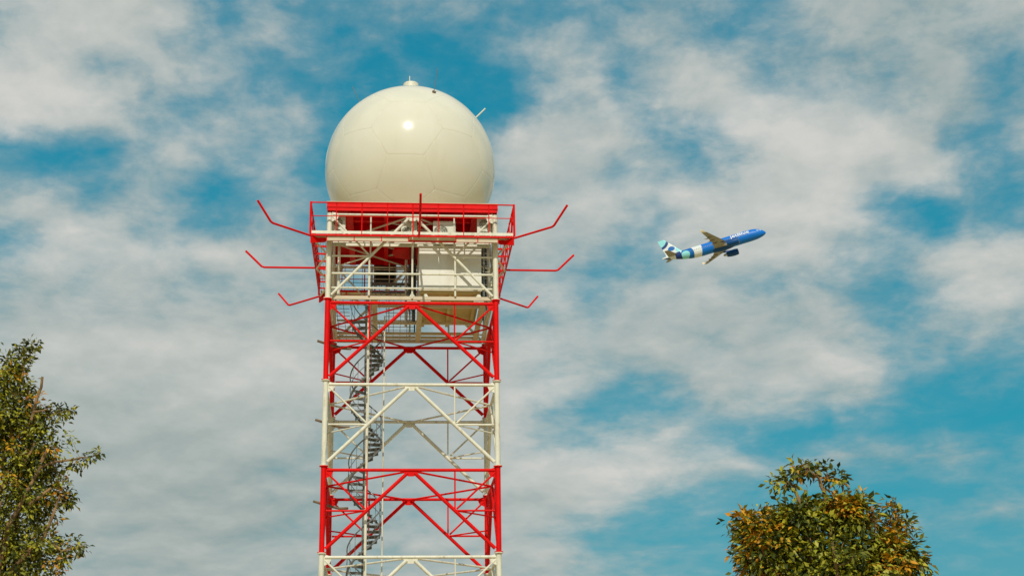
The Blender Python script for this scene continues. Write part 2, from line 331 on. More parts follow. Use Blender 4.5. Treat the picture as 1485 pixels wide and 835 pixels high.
def bay(zb, zt, mt, colour, top_bay=False):
    sec = tag(empty('tower_section', (0, 0, 0), 0, tower), f'{colour} painted lattice section of the tower')
    zbm = 23.60 if top_bay else zt - 0.17
    rc = 0.060 if top_bay else 0.075
    for sx, sy in CORN:
        g = G().tube((sx * H, sy * H, zb + 0.02), (sx * H, sy * H, zt - 0.02), 0.108, 14)
        g.build('leg', mt, sec, True)
        for fz in ((zb,) if top_bay else (zb, zt - 0.035)):
            G().tube((sx * H, sy * H, fz), (sx * H, sy * H, fz + 0.035), 0.175, 14).build('flange', mt, sec, True)
    for k in range(4):
        a, b = CORN[k], CORN[(k + 1) % 4]
        A, B = Vector((a[0] * H, a[1] * H, 0)), Vector((b[0] * H, b[1] * H, 0))
        M = (A + B) / 2; u = (B - A).normalized(); nrm = Vector((M.x, M.y, 0)).normalized()
        def at(v, z): return Vector((v.x, v.y, z))
        tube('horizontal_beam', at(A + u * 0.13, zbm), at(B - u * 0.13, zbm), 0.045 if top_bay else 0.064, mt, sec, 10)
        # gusset below the middle of the top beam
        P0 = M - nrm * 0.012
        G().prism([at(P0 - u * 0.32, zbm + 0.02), at(P0 + u * 0.32, zbm + 0.02), at(P0 + u * 0.25, zbm - 0.16), at(P0 + u * 0.10, zbm - 0.25), at(P0 - u * 0.10, zbm - 0.25), at(P0 - u * 0.25, zbm - 0.16)], nrm * 0.024).build('gusset_plate', mt, sec)
        for C, s in ((A, 1), (B, -1)):
            top = at(M - u * s * 0.16, zbm - 0.13); bot = at(C + u * s * 0.14, zb + 0.16)
            mid = top.lerp(bot, 0.5)
            tube('chevron_brace', top, bot, rc, mt, sec, 10)
            cm = at(C + u * s * 0.13, mid.z)
            tube('mid_strut', cm, mid - u * s * 0.07, 0.040, mt, sec)
            tube('corner_brace', at(C + u * s * 0.14, zbm - 0.12), mid + Vector((0, 0, 0.07)) - u * s * 0.07, 0.039, mt, sec)
            tube('hanger', at(M, zbm - 0.07) + (mid - at(M, mid.z)), mid + Vector((0, 0, 0.07)), 0.032, mt, sec)
            q = at(C + u * s * 0.10, zbm)
            G().prism([q + Vector((0, 0, 0.12)) - nrm * 0.012, q + u * s * 0.32 + Vector((0, 0, 0.02)) - nrm * 0.012, q + u * s * 0.22 + Vector((0, 0, -0.22)) - nrm * 0.012, q + Vector((0, 0, -0.32)) - nrm * 0.012], nrm * 0.024).build('corner_gusset', mt, sec)
        # plan bracing: diamond at the top level, corner ties at mid height
        c2 = CORN[(k + 2) % 4]
        B2 = Vector((c2[0] * H, c2[1] * H, 0)); M2 = (B + B2) / 2
        d = (M2 - M).normalized()
        tube('plan_brace', at(M + d * 0.12, zbm - 0.03), at(M2 - d * 0.12, zbm - 0.03), 0.042, mt, sec)
        u2 = (B2 - B).normalized()
        h1 = at(B - u * H * 0.49, mid.z); h2 = at(B + u2 * H * 0.49, mid.z); dd = (h2 - h1).normalized()
        tube('corner_tie', h1 + dd * 0.1, h2 - dd * 0.1, 0.032, mt, sec)
    return sec
for i in range(7):
    white = (i % 2 == 0)
    bay(ZL[i], ZL[i + 1], CREAM if white else RED, 'white' if white else 'red', i == 6)
for sx, sy in CORN:
    G().prism([(sx * H + dx * 0.6, sy * H + dy * 0.6, -0.2) for dx, dy in CORN], (0, 0, 0.55)).build('footing', CONC, tower)

# --- radome platform (red) on top of the lattice
plat = tag(empty('platform', (0, 0, 0), 0, tower), 'red steel platform under the dome')
E2 = 3.57
G().box((-E2, -E2, 24.118), (E2, E2, 24.14)).build('deck_plate', DECKM, plat)
G().box((-E2 + 0.1, -E2 + 0.1, 24.095), (E2 - 0.1, E2 - 0.1, 24.114)).build('soffit_plate', RED, plat)
for k in range(4):
    a, b = CORN[k], CORN[(k + 1) % 4]
    A, B = Vector((a[0], a[1], 0)), Vector((b[0], b[1], 0)); u = (B - A).normalized(); nr = ((A + B) / 2).normalized()
    def q(al, dep, z): return nr * (E2 - dep) + u * al + Vector((0, 0, z))
    tr = 0.003 * (k % 2)
    # kick plate, flange and channel of the edge
    e = E2 - 0.062 * (k % 2)
    G().prism([q(-e, 0.06, 23.935), q(e, 0.06, 23.935), q(e, 0.06, 24.098), q(-e, 0.06, 24.098)], -nr * 0.02).build('kick_plate', RED, plat)
    e = E2 - 0.14 * (k % 2)
    G().prism([q(-e, 0.0, 23.885), q(e, 0.0, 23.885), q(e, 0.0, 23.93), q(-e, 0.0, 23.93)], -nr * 0.14).build('edge_flange', RED, plat)
    e = E2 - 0.03 - 0.11 * (k % 2)
    G().prism([q(-e, 0.03, 23.74), q(e, 0.03, 23.74), q(e, 0.03, 23.883), q(-e, 0.03, 23.883)], -nr * 0.02).build('edge_channel', RED, plat)
for x in (-2.62, -1.1, 1.1, 2.62):
    wd = 0.13 if abs(x) > 2 else 0.09
    g = G().box((x - 0.012, -3.38, 23.70), (x + 0.012, 3.38, 24.09)).box((x - wd, -3.38, 23.665), (x + wd, 3.38, 23.697))
    g.build('floor_beam', RED, plat)
for y in (-2.35, -0.9, 0.9, 2.35):
    for x0, x1 in ((-2.60, -1.12), (-1.08, 1.08), (1.12, 2.60)):
        G().box((x0, y - 0.012, 23.74), (x1, y + 0.012, 24.09)).box((x0, y - 0.07, 23.70), (x1, y + 0.07, 23.737)).build('cross_beam', RED, plat)
for sx in (-1, 1):
    for y0, y1 in ((-2.3, -0.95), (0.95, 2.3)):
        tube('floor_brace', (sx * 1.05, y0, 23.72), (-sx * 1.05, y1, 23.76 + 0.02 * sx), 0.05, CREAM, plat)
# pedestal drum hanging under the middle of the platform
g = G()
g.tube((0.0, 0.2, 23.25), (0.0, 0.2, 24.09), 0.75, 24)
g.tube((0.0, 0.2, 23.16), (0.0, 0.2, 23.25), 0.83, 24)
g.build('pedestal_drum', RED, plat, True)

# --- catwalk around the tower at half height of the top section
cat = tag(empty('catwalk', (0, 0, 0), 0, tower), 'red railed catwalk around the tower top')
HC, ZC = 4.19, 22.45
rz1, rz2 = 23.84, 23.25
for k in range(4):
    a, b = CORN[k], CORN[(k + 1) % 4]
    A, B = Vector((a[0] * HC, a[1] * HC, 0)), Vector((b[0] * HC, b[1] * HC, 0)); u = (B - A).normalized(); nr = ((A + B) / 2).normalized()
    Z = Vector((0, 0, 1))
    tr = 0.062 * (k % 2)
    # outer channel
    G().prism([A + u * tr + Z * (ZC - 0.05), B - u * tr + Z * (ZC - 0.05), B - u * tr + Z * (ZC + 0.02), A + u * tr + Z * (ZC + 0.02)], -nr * 0.06).build('edge_beam', RED, cat)
    e = 0.02 + 0.03 * (k % 2)
    if k == 0:
        G().prism([A + u * e - nr * 0.01 + Z * (ZC + 0.045), B - u * e - nr * 0.01 + Z * (ZC + 0.045), B - u * e - nr * 0.01 + Z * (ZC + 0.165), A + u * e - nr * 0.01 + Z * (ZC + 0.165)], -nr * 0.012).build('toe_board', CREAM, cat)
    inn = nr * (HC - 0.68)
    G().bar(inn - u * 3.5 + Z * ZC, inn + u * 3.5 + Z * ZC, 0.06, 0.09).build('inner_beam', CREAM if k % 2 else RED, cat)
    tube('top_rail', A + Z * rz1 + u * 0.02, B + Z * rz1 - u * 0.02, 0.032, RED, cat)
    tube('mid_rail', A + Z * rz2 + u * 0.02, B + Z * rz2 - u * 0.02, 0.020, RED, cat)
    n = 9
    for j in range(n):
        t = j / (n - 1)
        p = A.lerp(B, t) - nr * 0.03
        if j == 0: tube('rail_post', A + Z * (ZC + 0.02), A + Z * (rz1 + 0.03), 0.048, RED, cat)
        elif j < n - 1: tube('rail_post', p + Z * (ZC + 0.02), p + Z * (rz1 - 0.02), 0.021 if j % 2 else 0.028, RED, cat)
        if (0 < j < n - 1 and k != 0) or k % 2:
            # cantilever bracket across the walkway
            pp = A.lerp(B, 0.04 + 0.92 * t)
            q0 = pp - nr * 0.065 + Z * (ZC - 0.045); q1 = pp - nr * 0.64 + Z * (ZC - 0.045)
            dp = 0.16 if j % 4 == 0 else 0.09
            G().prism([q0, q1, q1 - Z * dp, q0 - Z * 0.05], u * 0.05).build('bracket', RED, cat)
    # deck: solid cream panels along the front and back, open bar grating on the flanks
    if k % 2 == 0:
        for j in range(8):
            s0 = A.lerp(B, j / 8 if j else 0.012) - nr * 0.07; s1 = A.lerp(B, (j + 1) / 8 if j < 7 else 0.988) - nr * 0.07
            G().prism([s0 + u * 0.012 + Z * (ZC + 0.005), s1 - u * 0.012 + Z * (ZC + 0.005), s1 - u * 0.012 - nr * 0.57 + Z * (ZC + 0.005), s0 + u * 0.012 - nr * 0.57 + Z * (ZC + 0.005)], Z * 0.03).build('deck_panel', DECKM, cat)
    else:
        for j in range(5):
            d0 = nr * (HC - 0.16 - j * 0.105)
            G().bar(d0 - u * 3.4 + Z * (ZC + 0.02), d0 + u * 3.4 + Z * (ZC + 0.02), 0.008, 0.03).build('grating_bar', GALV, cat)
        for j in range(4):
            t0, t1 = j / 4, (j + 1) / 4
            o0, o1 = (0.08, 0.62) if j % 2 == 0 else (0.62, 0.08)
            p0 = A.lerp(B, 0.03 + 0.94 * t0) - nr * o0; p1 = A.lerp(B, 0.03 + 0.94 * t1) - nr * o1
            tube('deck_brace', p0 + Z * (ZC - 0.10), p1 + Z * (ZC - 0.10), 0.042, CREAM, cat)
for sx, sy in CORN:
    c = Vector((sx * HC, sy * HC, 0)); d = Vector((-sx, -sy, 0)).normalized(); pr = Vector((-d.y, d.x, 0))
    p0 = c + d * 0.05; p1 = c + d * 0.82
    G().prism([p0 - pr * 0.04 + Vector((0, 0, ZC - 0.055)), p1 - pr * 0.04 + Vector((0, 0, ZC - 0.055)), p1 - pr * 0.04 + Vector((0, 0, ZC - 0.14)), p0 - pr * 0.04 + Vector((0, 0, ZC - 0.36))], pr * 0.08).build('corner_bracket', RED, cat)
# cream fascia panels hung under the front edge
for x0, x1 in ((-3.50, -2.42), (-2.38, -1.30), (-1.26, -0.20), (1.80, 2.66), (2.70, 3.50)):
    G().box((x0, -HC + 0.075, ZC - 0.235), (x1, -HC + 0.095, ZC - 0.055)).build('fascia_panel', DECKM, cat)
for x in (-3.52, -2.40, -1.28, -0.18, 1.78, 2.68, 3.52):
    G().box((x - 0.018, -HC + 0.063, ZC - 0.25), (x + 0.018, -HC + 0.11, ZC - 0.053)).build('fascia_stop', RED, cat)
# infill of the back railing, pale rails and dark bars
for z in (23.74, 23.60, 23.46):
    G().bar((-3.9, HC - 0.10, z), (3.9, HC - 0.10, z), 0.03, 0.03).build('infill_rail', CREAM, cat)
for z in (23.05, 22.80):
    G().bar((-3.9, HC - 0.10, z), (3.9, HC - 0.10, z), 0.022, 0.022).build('infill_rail', GALV, cat)
for j in range(20):
    x = -3.8 + j * 0.40
    G().bar((x, HC - 0.125, ZC + 0.04), (x, HC - 0.125, 23.72), 0.022, 0.022).build('infill_bar', GALV, cat)
# loose brace bars leaning against the right-hand rail
tube('rail_stay', (HC - 0.10, -HC + 0.55, ZC + 0.08), (HC - 0.03, -HC + 0.12, rz1 - 0.1), 0.02, RED, cat)
tube('rail_stay', (HC - 0.04, -HC + 0.75, ZC + 0.08), (HC - 0.03, -HC + 0.30, rz1 - 0.1), 0.02, RED, cat)

# --- eight bent outrigger arms
AL = 2.05
arms = [(-1, -1), (0.06, -1), (1, -1), (1, 0), (1, 1), (0, 1), (-1, 1), (-1, 0)]
for ax, ay in arms:
    corner = abs(ax) == 1 and abs(ay) == 1
    st = Vector((ax * HC, ay * HC, ZC - 0.06))
    if abs(ax) < 0.1: dv = Vector((0, ay, 0))
    elif ay == 0: dv = Vector((ax, 0, 0))
    else: dv = Vector((ax, ay, 0)).normalized()
    L = 2.06 if corner else 2.24
    p1 = st + dv * L; p2 = p1 + dv * 0.76 + Vector((0, 0, 0.74))
    g = G().path([st, st + dv * (L - 0.06), p1 + dv * 0.05 + Vector((0, 0, 0.04)), p2], 0.047, 8)
    g.build('outrigger_arm', RED, tower, True)

# --- equipment deck inside the lattice at the second joint level
deck = tag(empty('equipment_deck', (0, 0, 0), 0, tower), 'cream and grey equipment deck inside the tower top')
ZD = 20.05
for y in (-3.28, 3.28):
    G().box((-3.28, y - 0.05, 19.95), (3.28, y + 0.05, 20.10)).build('edge_beam', DECKM, deck)
for x in (-3.28, 3.28):
    G().box((x - 0.05, -3.2, 19.95), (x + 0.05, 3.2, 20.10)).build('edge_beam', CREAM, deck)
for x in (-1.55, 0.36, 2.95):
    G().box((x - 0.11, -3.22, 19.95), (x + 0.11, 3.22, 20.08)).build('floor_beam', DECKM, deck)
for y in (-2.2, 0.3, 1.95, 2.6):
    for x0, x1 in ((-3.22, -1.67), (-1.43, 0.24), (0.48, 2.83)):
        if y < 1 and x1 < 0: continue
        G().box((x0, y - 0.07, 19.96), (x1, y + 0.07, 20.06)).build('joist', DECKM, deck)
for j in range(11):
    x = -3.15 + j * 0.30
    if -2.6 < x < -1.1:
        G().bar((x, 0.3, 20.09), (x, 3.2, 20.09), 0.02, 0.04).build('grating_bar', GALV, deck)
        G().bar((x, -3.2, 20.09), (x, -1.6, 20.09), 0.02, 0.04).build('grating_bar', GALV, deck)
    else:
        G().bar((x, -3.2, 20.09), (x, 3.2, 20.09), 0.02, 0.04).build('grating_bar', GALV, deck)
for j in range(12):
    y = -3.0 + j * 0.54
    if -1.6 < y < 0.3:
        G().bar((-3.2, y, 20.125), (-2.62, y, 20.125), 0.02, 0.02).build('grating_bar', GALV, deck)
        G().bar((-1.1, y, 20.125), (0.2, y, 20.125), 0.02, 0.02).build('grating_bar', GALV, deck)
    else:
        G().bar((-3.2, y, 20.125), (0.2, y, 20.125), 0.02, 0.02).build('grating_bar', GALV, deck)
# rails all round the deck
for k in range(4):
    a, b = CORN[k], CORN[(k + 1) % 4]
    A, B = Vector((a[0], a[1], 0)) * (H - 0.0), Vector((b[0], b[1], 0)) * (H - 0.0); u = (B - A).normalized(); nr = ((A + B) / 2).normalized()
    ins = nr * 0.0
    for z, r in ((21.02, 0.046), (20.40, 0.042)):
        tube('guard_rail', A + u * 0.14 + Vector((0, 0, z)), B - u * 0.14 + Vector((0, 0, z)), r, CREAM, deck)
    for t in (0.5,):
        p = A.lerp(B, t) - nr * 0.10
        tube('post', p + Vector((0, 0, 19.99)), p + Vector((0, 0, 23.53)), 0.042, CREAM, deck)
    for t in (0.243, 0.757):
        p = A.lerp(B, t) - nr * 0.06
        tube('post', p + Vector((0, 0, 20.1)), p + Vector((0, 0, 21.75)), 0.042, CREAM, deck)
# small feet on the front beam
for x in (0.0, 0.55, 2.75):
    G().prism([(x - 0.22, -3.30, 19.90), (x + 0.22, -3.30, 19.90), (x + 0.05, -3.30, 20.22), (x - 0.05, -3.30, 20.22)], (0, 0.03, 0)).build('foot_plate', CREAM, deck)
# cream beams inside at catwalk level that carry the condensers
for y in (-3.14, -2.74):
    G().box((-3.3, y - 0.05, 22.46), (3.3, y + 0.05, 22.58)).build('condenser_beam', CREAM, deck)
# cable ladder slung below the ceiling at the back, with rungs
for zz, yy in ((22.32, 2.25), (21.85, 2.05)):
    for dy in (-0.3, 0.3):
        G().box((-1.75, yy + dy - 0.02, zz - 0.05), (0.15, yy + dy + 0.02, zz + 0.05)).build('cable_ladder_rail', GALV, deck)
    for j in range(8):
        x = -1.6 + j * 0.22
        G().bar((x, yy - 0.28, zz), (x + 0.12, yy + 0.28, zz), 0.03, 0.03).build('cable_ladder_rung', GALV, deck)
for j in range(3):
    G().path([(-1.75 + 0 * j, 2.1 + j * 0.16, 22.405), (-1.0, 2.12 + j * 0.15, 22.40), (0.14, 2.1 + j * 0.16, 22.405), (0.2, 2.1 + j * 0.16, 22.2), (0.2, 2.1 + j * 0.16, 20.2)], 0.03, 6).build('cable', DARK, deck, True)
# riser cables and a ladder at the right of the shelter
for j, x in enumerate((3.02, 3.10, 3.18, 3.0, 3.06, 3.14)):
    G().path([(x, -2.6 + j * 0.55, 20.1), (x + 0.02, -2.6 + j * 0.55, 21.8), (x, -2.62 + j * 0.55, 23.5)], 0.035, 6).build('cable', DARK if j % 2 else GALV, deck, True)
for x in (3.03, 3.27):
    tube('ladder_stile', (x, -2.3, 20.1), (x, -2.3, 23.5), 0.025, CREAM, deck)
for j in range(11):
    tube('ladder_rung', (3.05, -2.3, 20.4 + 0.28 * j), (3.25, -2.3, 20.4 + 0.28 * j), 0.014, CREAM, deck, 6)
# cream riser ducts beside the shelter
for x, y in ((-3.05, -2.6), (0.1, 0.6), (-0.2, 1.2)):
    tube('riser_duct', (x, y, 20.1), (x, y, 23.55), 0.06, CREAM if x < 0 else GALV, deck)

# pale frame of thin rails and a control cubicle half way back
for z in (23.20, 22.75):
    tube('frame_rail', (-1.75, 2.6, z), (0.2, 2.6, z), 0.022, CREAM, deck)
for x in (-1.75, -0.95, 0.2):
    tube('frame_post', (x, 2.6, 20.12), (x, 2.6, 23.5), 0.024, CREAM, deck)
tube('frame_stay', (-0.2, 2.55, 22.3), (0.18, 2.55, 23.15), 0.022, GALV, deck)
tube('frame_stay', (-0.5, 2.55, 22.3), (-0.1, 2.55, 23.15), 0.022, GALV, deck)
for j, (x, y) in enumerate(((0.02, -1.2), (0.10, -0.9), (0.16, -1.5), (-0.06, -0.7))):
    G().path([(x, y, 20.1), (x + 0.02, y, 21.7), (x - 0.01, y + 0.02, 23.55)], 0.028, 6).build('cable', DARK, deck, True)
G().box((-0.12, 0.9, 20.9), (0.22, 1.25, 22.9)).build('junction_box', GALV, deck)
for z in (21.3, 21.9, 22.5):
    G().box((-0.13, 0.87, z), (0.23, 0.897, z + 0.05)).build('cable_clamp', DARK, deck)
# --- brown conduit brackets that poke out at the left of each section
for z in (11.95, 15.35, 18.75):
    G().path([(-3.95, -0.9, z + 0.10), (-3.35, -0.75, z - 0.06), (-2.9, -0.65, z - 0.16), (-2.55, -0.45, z - 0.12)], 0.055, 7).build('conduit_arm', BROWN, tower, True)

# ------------------------------------------------------------------ spiral staircase
SX, SY = -1.87, -0.6
stair = tag(empty('spiral_staircase', (TLOC[0] + SX * math.cos(TRZ) - SY * math.sin(TRZ), TLOC[1] + SX * math.sin(TRZ) + SY * math.cos(TRZ), 0), TRZ), 'grey spiral staircase winding up inside the left half of the tower', 'staircase')
tube('centre_pole', (0, 0, 0), (0, 0, 21.1), 0.085, GALV, stair, 12)
tube('support_pole', (0.07, -0.78, 0), (0.07, -0.78, 20.0), 0.06, CREAM, stair, 10)
tube('support_pole', (0.745, -0.15, 0), (0.745, -0.15, 20.0), 0.03, CREAM, stair)
PIT, NT, RO = 3.62, 15, 0.68
def ang(z): return (z - 18.1) / PIT * 2 * math.pi      # x+ side at z = 18.1
tz0 = 0.24; zt = tz0; dz = PIT / NT
tme = None
while zt < 20.0:
    a = ang(zt); da = 2 * math.pi / NT * 0.46
    if tme is None:
        g = G(); pts = []
        arc = [(-da + 2 * da * i / 4) for i in range(5)]
        pol = [(0.08 * math.cos(-0.6), 0.08 * math.sin(-0.6), 0)] + [(RO * math.cos(q), RO * math.sin(q), 0) for q in arc] + [(0.08 * math.cos(0.6), 0.08 * math.sin(0.6), 0)]
        g.prism(pol, (0, 0, 0.035))
        # turned-down nosing along the leading edge
        e0, e1 = Vector((0.085 * math.cos(da), 0.085 * math.sin(da), -0.03)), Vector((RO * math.cos(da), RO * math.sin(da), -0.03))
        g.bar(e0, e1, 0.02, 0.10)
        o = g.build('tread', TREAD, stair); tme = o.data
    else:
        o = link(bpy.data.objects.new('tread', tme), stair)
    o.location = (0, 0, zt); o.rotation_euler = (0, 0, a)
    p = Vector((RO * math.cos(a), RO * math.sin(a), zt))
    tube('baluster', p + Vector((0, 0, -0.02)), p + Vector((0, 0, 1.0)), 0.011, GALV, stair, 6)
    zt += dz
for off, r in ((1.0, 0.028), (0.5, 0.014), (0.0, 0.045)):
    pts = []
    z = tz0
    while z < 20.0 - (0 if off else 0):
        a = ang(z); pts.append((RO * math.cos(a), RO * math.sin(a), z + off)); z += PIT / 28
    G().path(pts, r, 6).build('handrail' if off == 1.0 else ('mid_rail' if off else 'stringer'), GALV, stair, True)

# ------------------------------------------------------------------ equipment shelter
def world_of(x, y, z):
    return (TLOC[0] + x * math.cos(TRZ) - y * math.sin(TRZ), TLOC[1] + x * math.sin(TRZ) + y * math.cos(TRZ), z)
sh = tag(empty('equipment_shelter', world_of(1.59, -0.75, 20.135), TRZ), 'white equipment shelter box standing on the deck inside the tower top', 'shelter')
wx, wy, z0, z1 = 1.30, 2.25, 0.33, 2.22
G().box((-wx + 0.02, -wy + 0.02, z0), (wx - 0.02, wy - 0.02, z1)).build('body', SHELT, sh)
G().box((-wx + 0.06, -wy + 0.10, z0 - 0.10), (wx - 0.06, wy - 0.10, z0 - 0.003)).build('floor_tray', TAN, sh)
for x in (-1.05, 0, 1.05):
    G().box((x - 0.06, -wy + 0.2, 0.0), (x + 0.06, wy - 0.2, z0 - 0.103)).build('skid', TAN, sh)
for j in range(3):      # front cladding panels with joints
    xa = -wx + j * (2 * wx / 3)
    G().box((xa + 0.006, -wy, z0 + 0.10), (xa + 2 * wx / 3 - 0.006, -wy + 0.018, z1 - 0.02)).build('cladding_panel', SHELT, sh)
for sx in (-1, 1):
    for j in range(4):
        ya = -wy + 0.02 + j * (2 * wy / 4)
        x0, x1 = (wx - 0.018, wx) if sx > 0 else (-wx, -wx + 0.018)
        G().box((x0, ya + 0.006, z0 + 0.10), (x1, ya + 2 * wy / 4 - 0.03, z1 - 0.02)).build('cladding_panel', SHELT, sh)
G().box((-wx - 0.02, -wy - 0.02, z0 - 0.001), (wx + 0.02, -wy + 0.0, z0 + 0.085)).build('base_rail', CREAM, sh)
G().box((-wx - 0.03, -wy - 0.03, z1), (wx + 0.03, wy + 0.03, z1 + 0.06)).build('roof', SHELT, sh)

# ------------------------------------------------------------------ condenser units
def condenser(x, y, z, wd, ht, dp, nf, label):
    c = tag(empty('condenser_unit', world_of(x, y, z), TRZ), label, 'condenser', 'condenser units in the tower top')
    G().box((-wd / 2, -dp / 2, 0.04), (wd / 2, dp / 2, ht)).build('casing', ACM, c)
    for sx in (-1, 1):
        G().box((sx * wd * 0.36 - 0.04, -dp / 2 + 0.01, 0), (sx * wd * 0.36 + 0.04, dp / 2 - 0.01, 0.037)).build('foot', GALV, c)
    for i in range(nf):
        if nf == 2: cx, cz = -wd * 0.05, ht * (0.28 + 0.46 * i)
        else: cx, cz = -wd * 0.16, ht * 0.48
        rr = min(wd * 0.32, ht * 0.36) if nf == 1 else min(wd * 0.36, ht * 0.19)
        G().tube((cx, -dp / 2 + 0.005, cz), (cx, -dp / 2 - 0.012, cz), rr, 20).build('fan_opening', GRILL, c, True)
        g = G()
        for a in range(3):
            q = rr * (0.35 + 0.3 * a); n = 18
            g.path([(cx + q * math.cos(2 * math.pi * t / n), -dp / 2 - 0.02, cz + q * math.sin(2 * math.pi * t / n)) for t in range(n + 1)], 0.008, 4)
        for a in range(4):
            th = a * math.pi / 4
            g.bar((cx - rr * math.cos(th), -dp / 2 - 0.022, cz - rr * math.sin(th)), (cx + rr * math.cos(th), -dp / 2 - 0.022, cz + rr * math.sin(th)), 0.012, 0.012)
        g.build('grille', ACM, c)
    G().box((wd * 0.26, -dp / 2 - 0.008, ht * 0.15), (wd * 0.44, -dp / 2, ht * 0.85)).build('service_panel', ACM, c)
    return c
condenser(-3.08, -2.94, 22.582, 0.56, 1.06, 0.36, 2, 'tall twin fan condenser unit at the left end under the red platform')
condenser(-0.14, -2.94, 22.582, 0.66, 0.88, 0.34, 1, 'small condenser unit in the middle, behind the upright red arm')
condenser(1.34, -2.94, 22.582, 0.94, 0.90, 0.36, 1, 'wide single fan condenser unit above the white shelter')
condenser(3.02, -2.94, 22.582, 0.60, 1.06, 0.36, 2, 'tall twin fan condenser unit at the right end under the red platform')

# louvred cabinet on the back catwalk
lc = tag(empty('louvre_cabinet', world_of(-1.15, 3.82, ZC + 0.036), TRZ), 'dark louvred cabinet on the back walkway, seen through the lattice', 'cabinet')
for sx in (-1, 1):
    for sy in (-1, 1):
        G().box((sx * 0.46 - 0.03, sy * 0.15 - 0.03, 0.0), (sx * 0.46 + 0.03, sy * 0.15 + 0.03, 0.397)).build('leg', GALV, lc)
G().box((-0.52, -0.20, 0.40), (0.52, 0.20, 1.45)).build('casing', GALV, lc)
G().box((-0.44, -0.215, 0.47), (0.44, -0.202, 1.39)).build('opening', DARK, lc)
for j in range(5):
    G().prism([(-0.44, -0.255, 0.53 + j * 0.18), (-0.44, -0.217, 0.60 + j * 0.18), (-0.44, -0.217, 0.585 + j * 0.18), (-0.44, -0.255, 0.515 + j * 0.18)], (0.88, 0, 0)).build('louvre', DARK, lc)

# ------------------------------------------------------------------ radome
RC = Vector((-0.06, 0.0, 27.0)); RR = 3.79; ZCUT = 24.32
RADM = bpy.data.materials.new('radome_gelcoat'); RADM.use_nodes = True
n = N(RADM.node_tree); b = RADM.node_tree.nodes['Principled BSDF']
oc = n.node('ShaderNodeTexCoord').outputs['Object']
nz = n.noise(n.vmath('MULTIPLY', oc, (1.0, 1.0, 0.18)), 1.6, 7, 0.65)
nz2 = n.noise(oc, 0.5, 3, 0.5)
c0 = n.mix(n.remap(nz2.outputs[0], 0.35, 0.65), (0.74, 0.69, 0.55, 1), (0.77, 0.725, 0.59, 1))
c0 = n.mix(n.math('MULTIPLY', n.remap(nz.outputs[0], 0.52, 0.75), 0.16), c0, (0.62, 0.54, 0.36, 1))
oi = n.node('ShaderNodeObjectInfo')
c0 = n.mix(n.math('MULTIPLY', oi.outputs['Random'], 0.10), c0, (0.60, 0.55, 0.43, 1))
n.put(b.inputs['Base Color'], c0); b.inputs['Roughness'].default_value = 0.125
b.inputs['Specular IOR Level'].default_value = 0.5
SEAM = mat('radome_seam', (0.73, 0.68, 0.54), 0.5, var=0.1)
rad = tag(empty('radome', world_of(RC.x, RC.y, 24.145), TRZ), 'glossy cream spherical radar dome on top of the lattice tower', 'radar dome')
OFF = Vector((0, 0, RC.z - 24.145))
# truncated icosahedron panels
ph = (1 + 5 ** 0.5) / 2
ico = [Vector(p).normalized() for p in ((0, 1, ph), (0, -1, ph), (0, 1, -ph), (0, -1, -ph), (1, ph, 0), (-1, ph, 0), (1, -ph, 0), (-1, -ph, 0), (ph, 0, 1), (-ph, 0, 1), (ph, 0, -1), (-ph, 0, -1))]
el_ = min((ico[0] - q).length for q in ico[1:]) + 1e-3
nb = [[j for j in range(12) if j != i and (ico[i] - ico[j]).length < el_] for i in range(12)]
faces = []
def order(c, pts):
    x, y = frame(c); return sorted(pts, key=lambda p: math.atan2(p.dot(y), p.dot(x)))
for i in range(12):
    faces.append((ico[i], order(ico[i], [(ico[i] * 2 + ico[j]) / 3 for j in nb[i]])))
for i in range(12):
    for j in nb[i]:
        for k in nb[i]:
            if i < j < k and k in nb[j]:
                c = (ico[i] + ico[j] + ico[k]).normalized(); pts = []
                for p, q in ((i, j), (j, k), (k, i)): pts += [(ico[p] * 2 + ico[q]) / 3, (ico[p] + ico[q] * 2) / 3]
                faces.append((c, order(c, pts)))
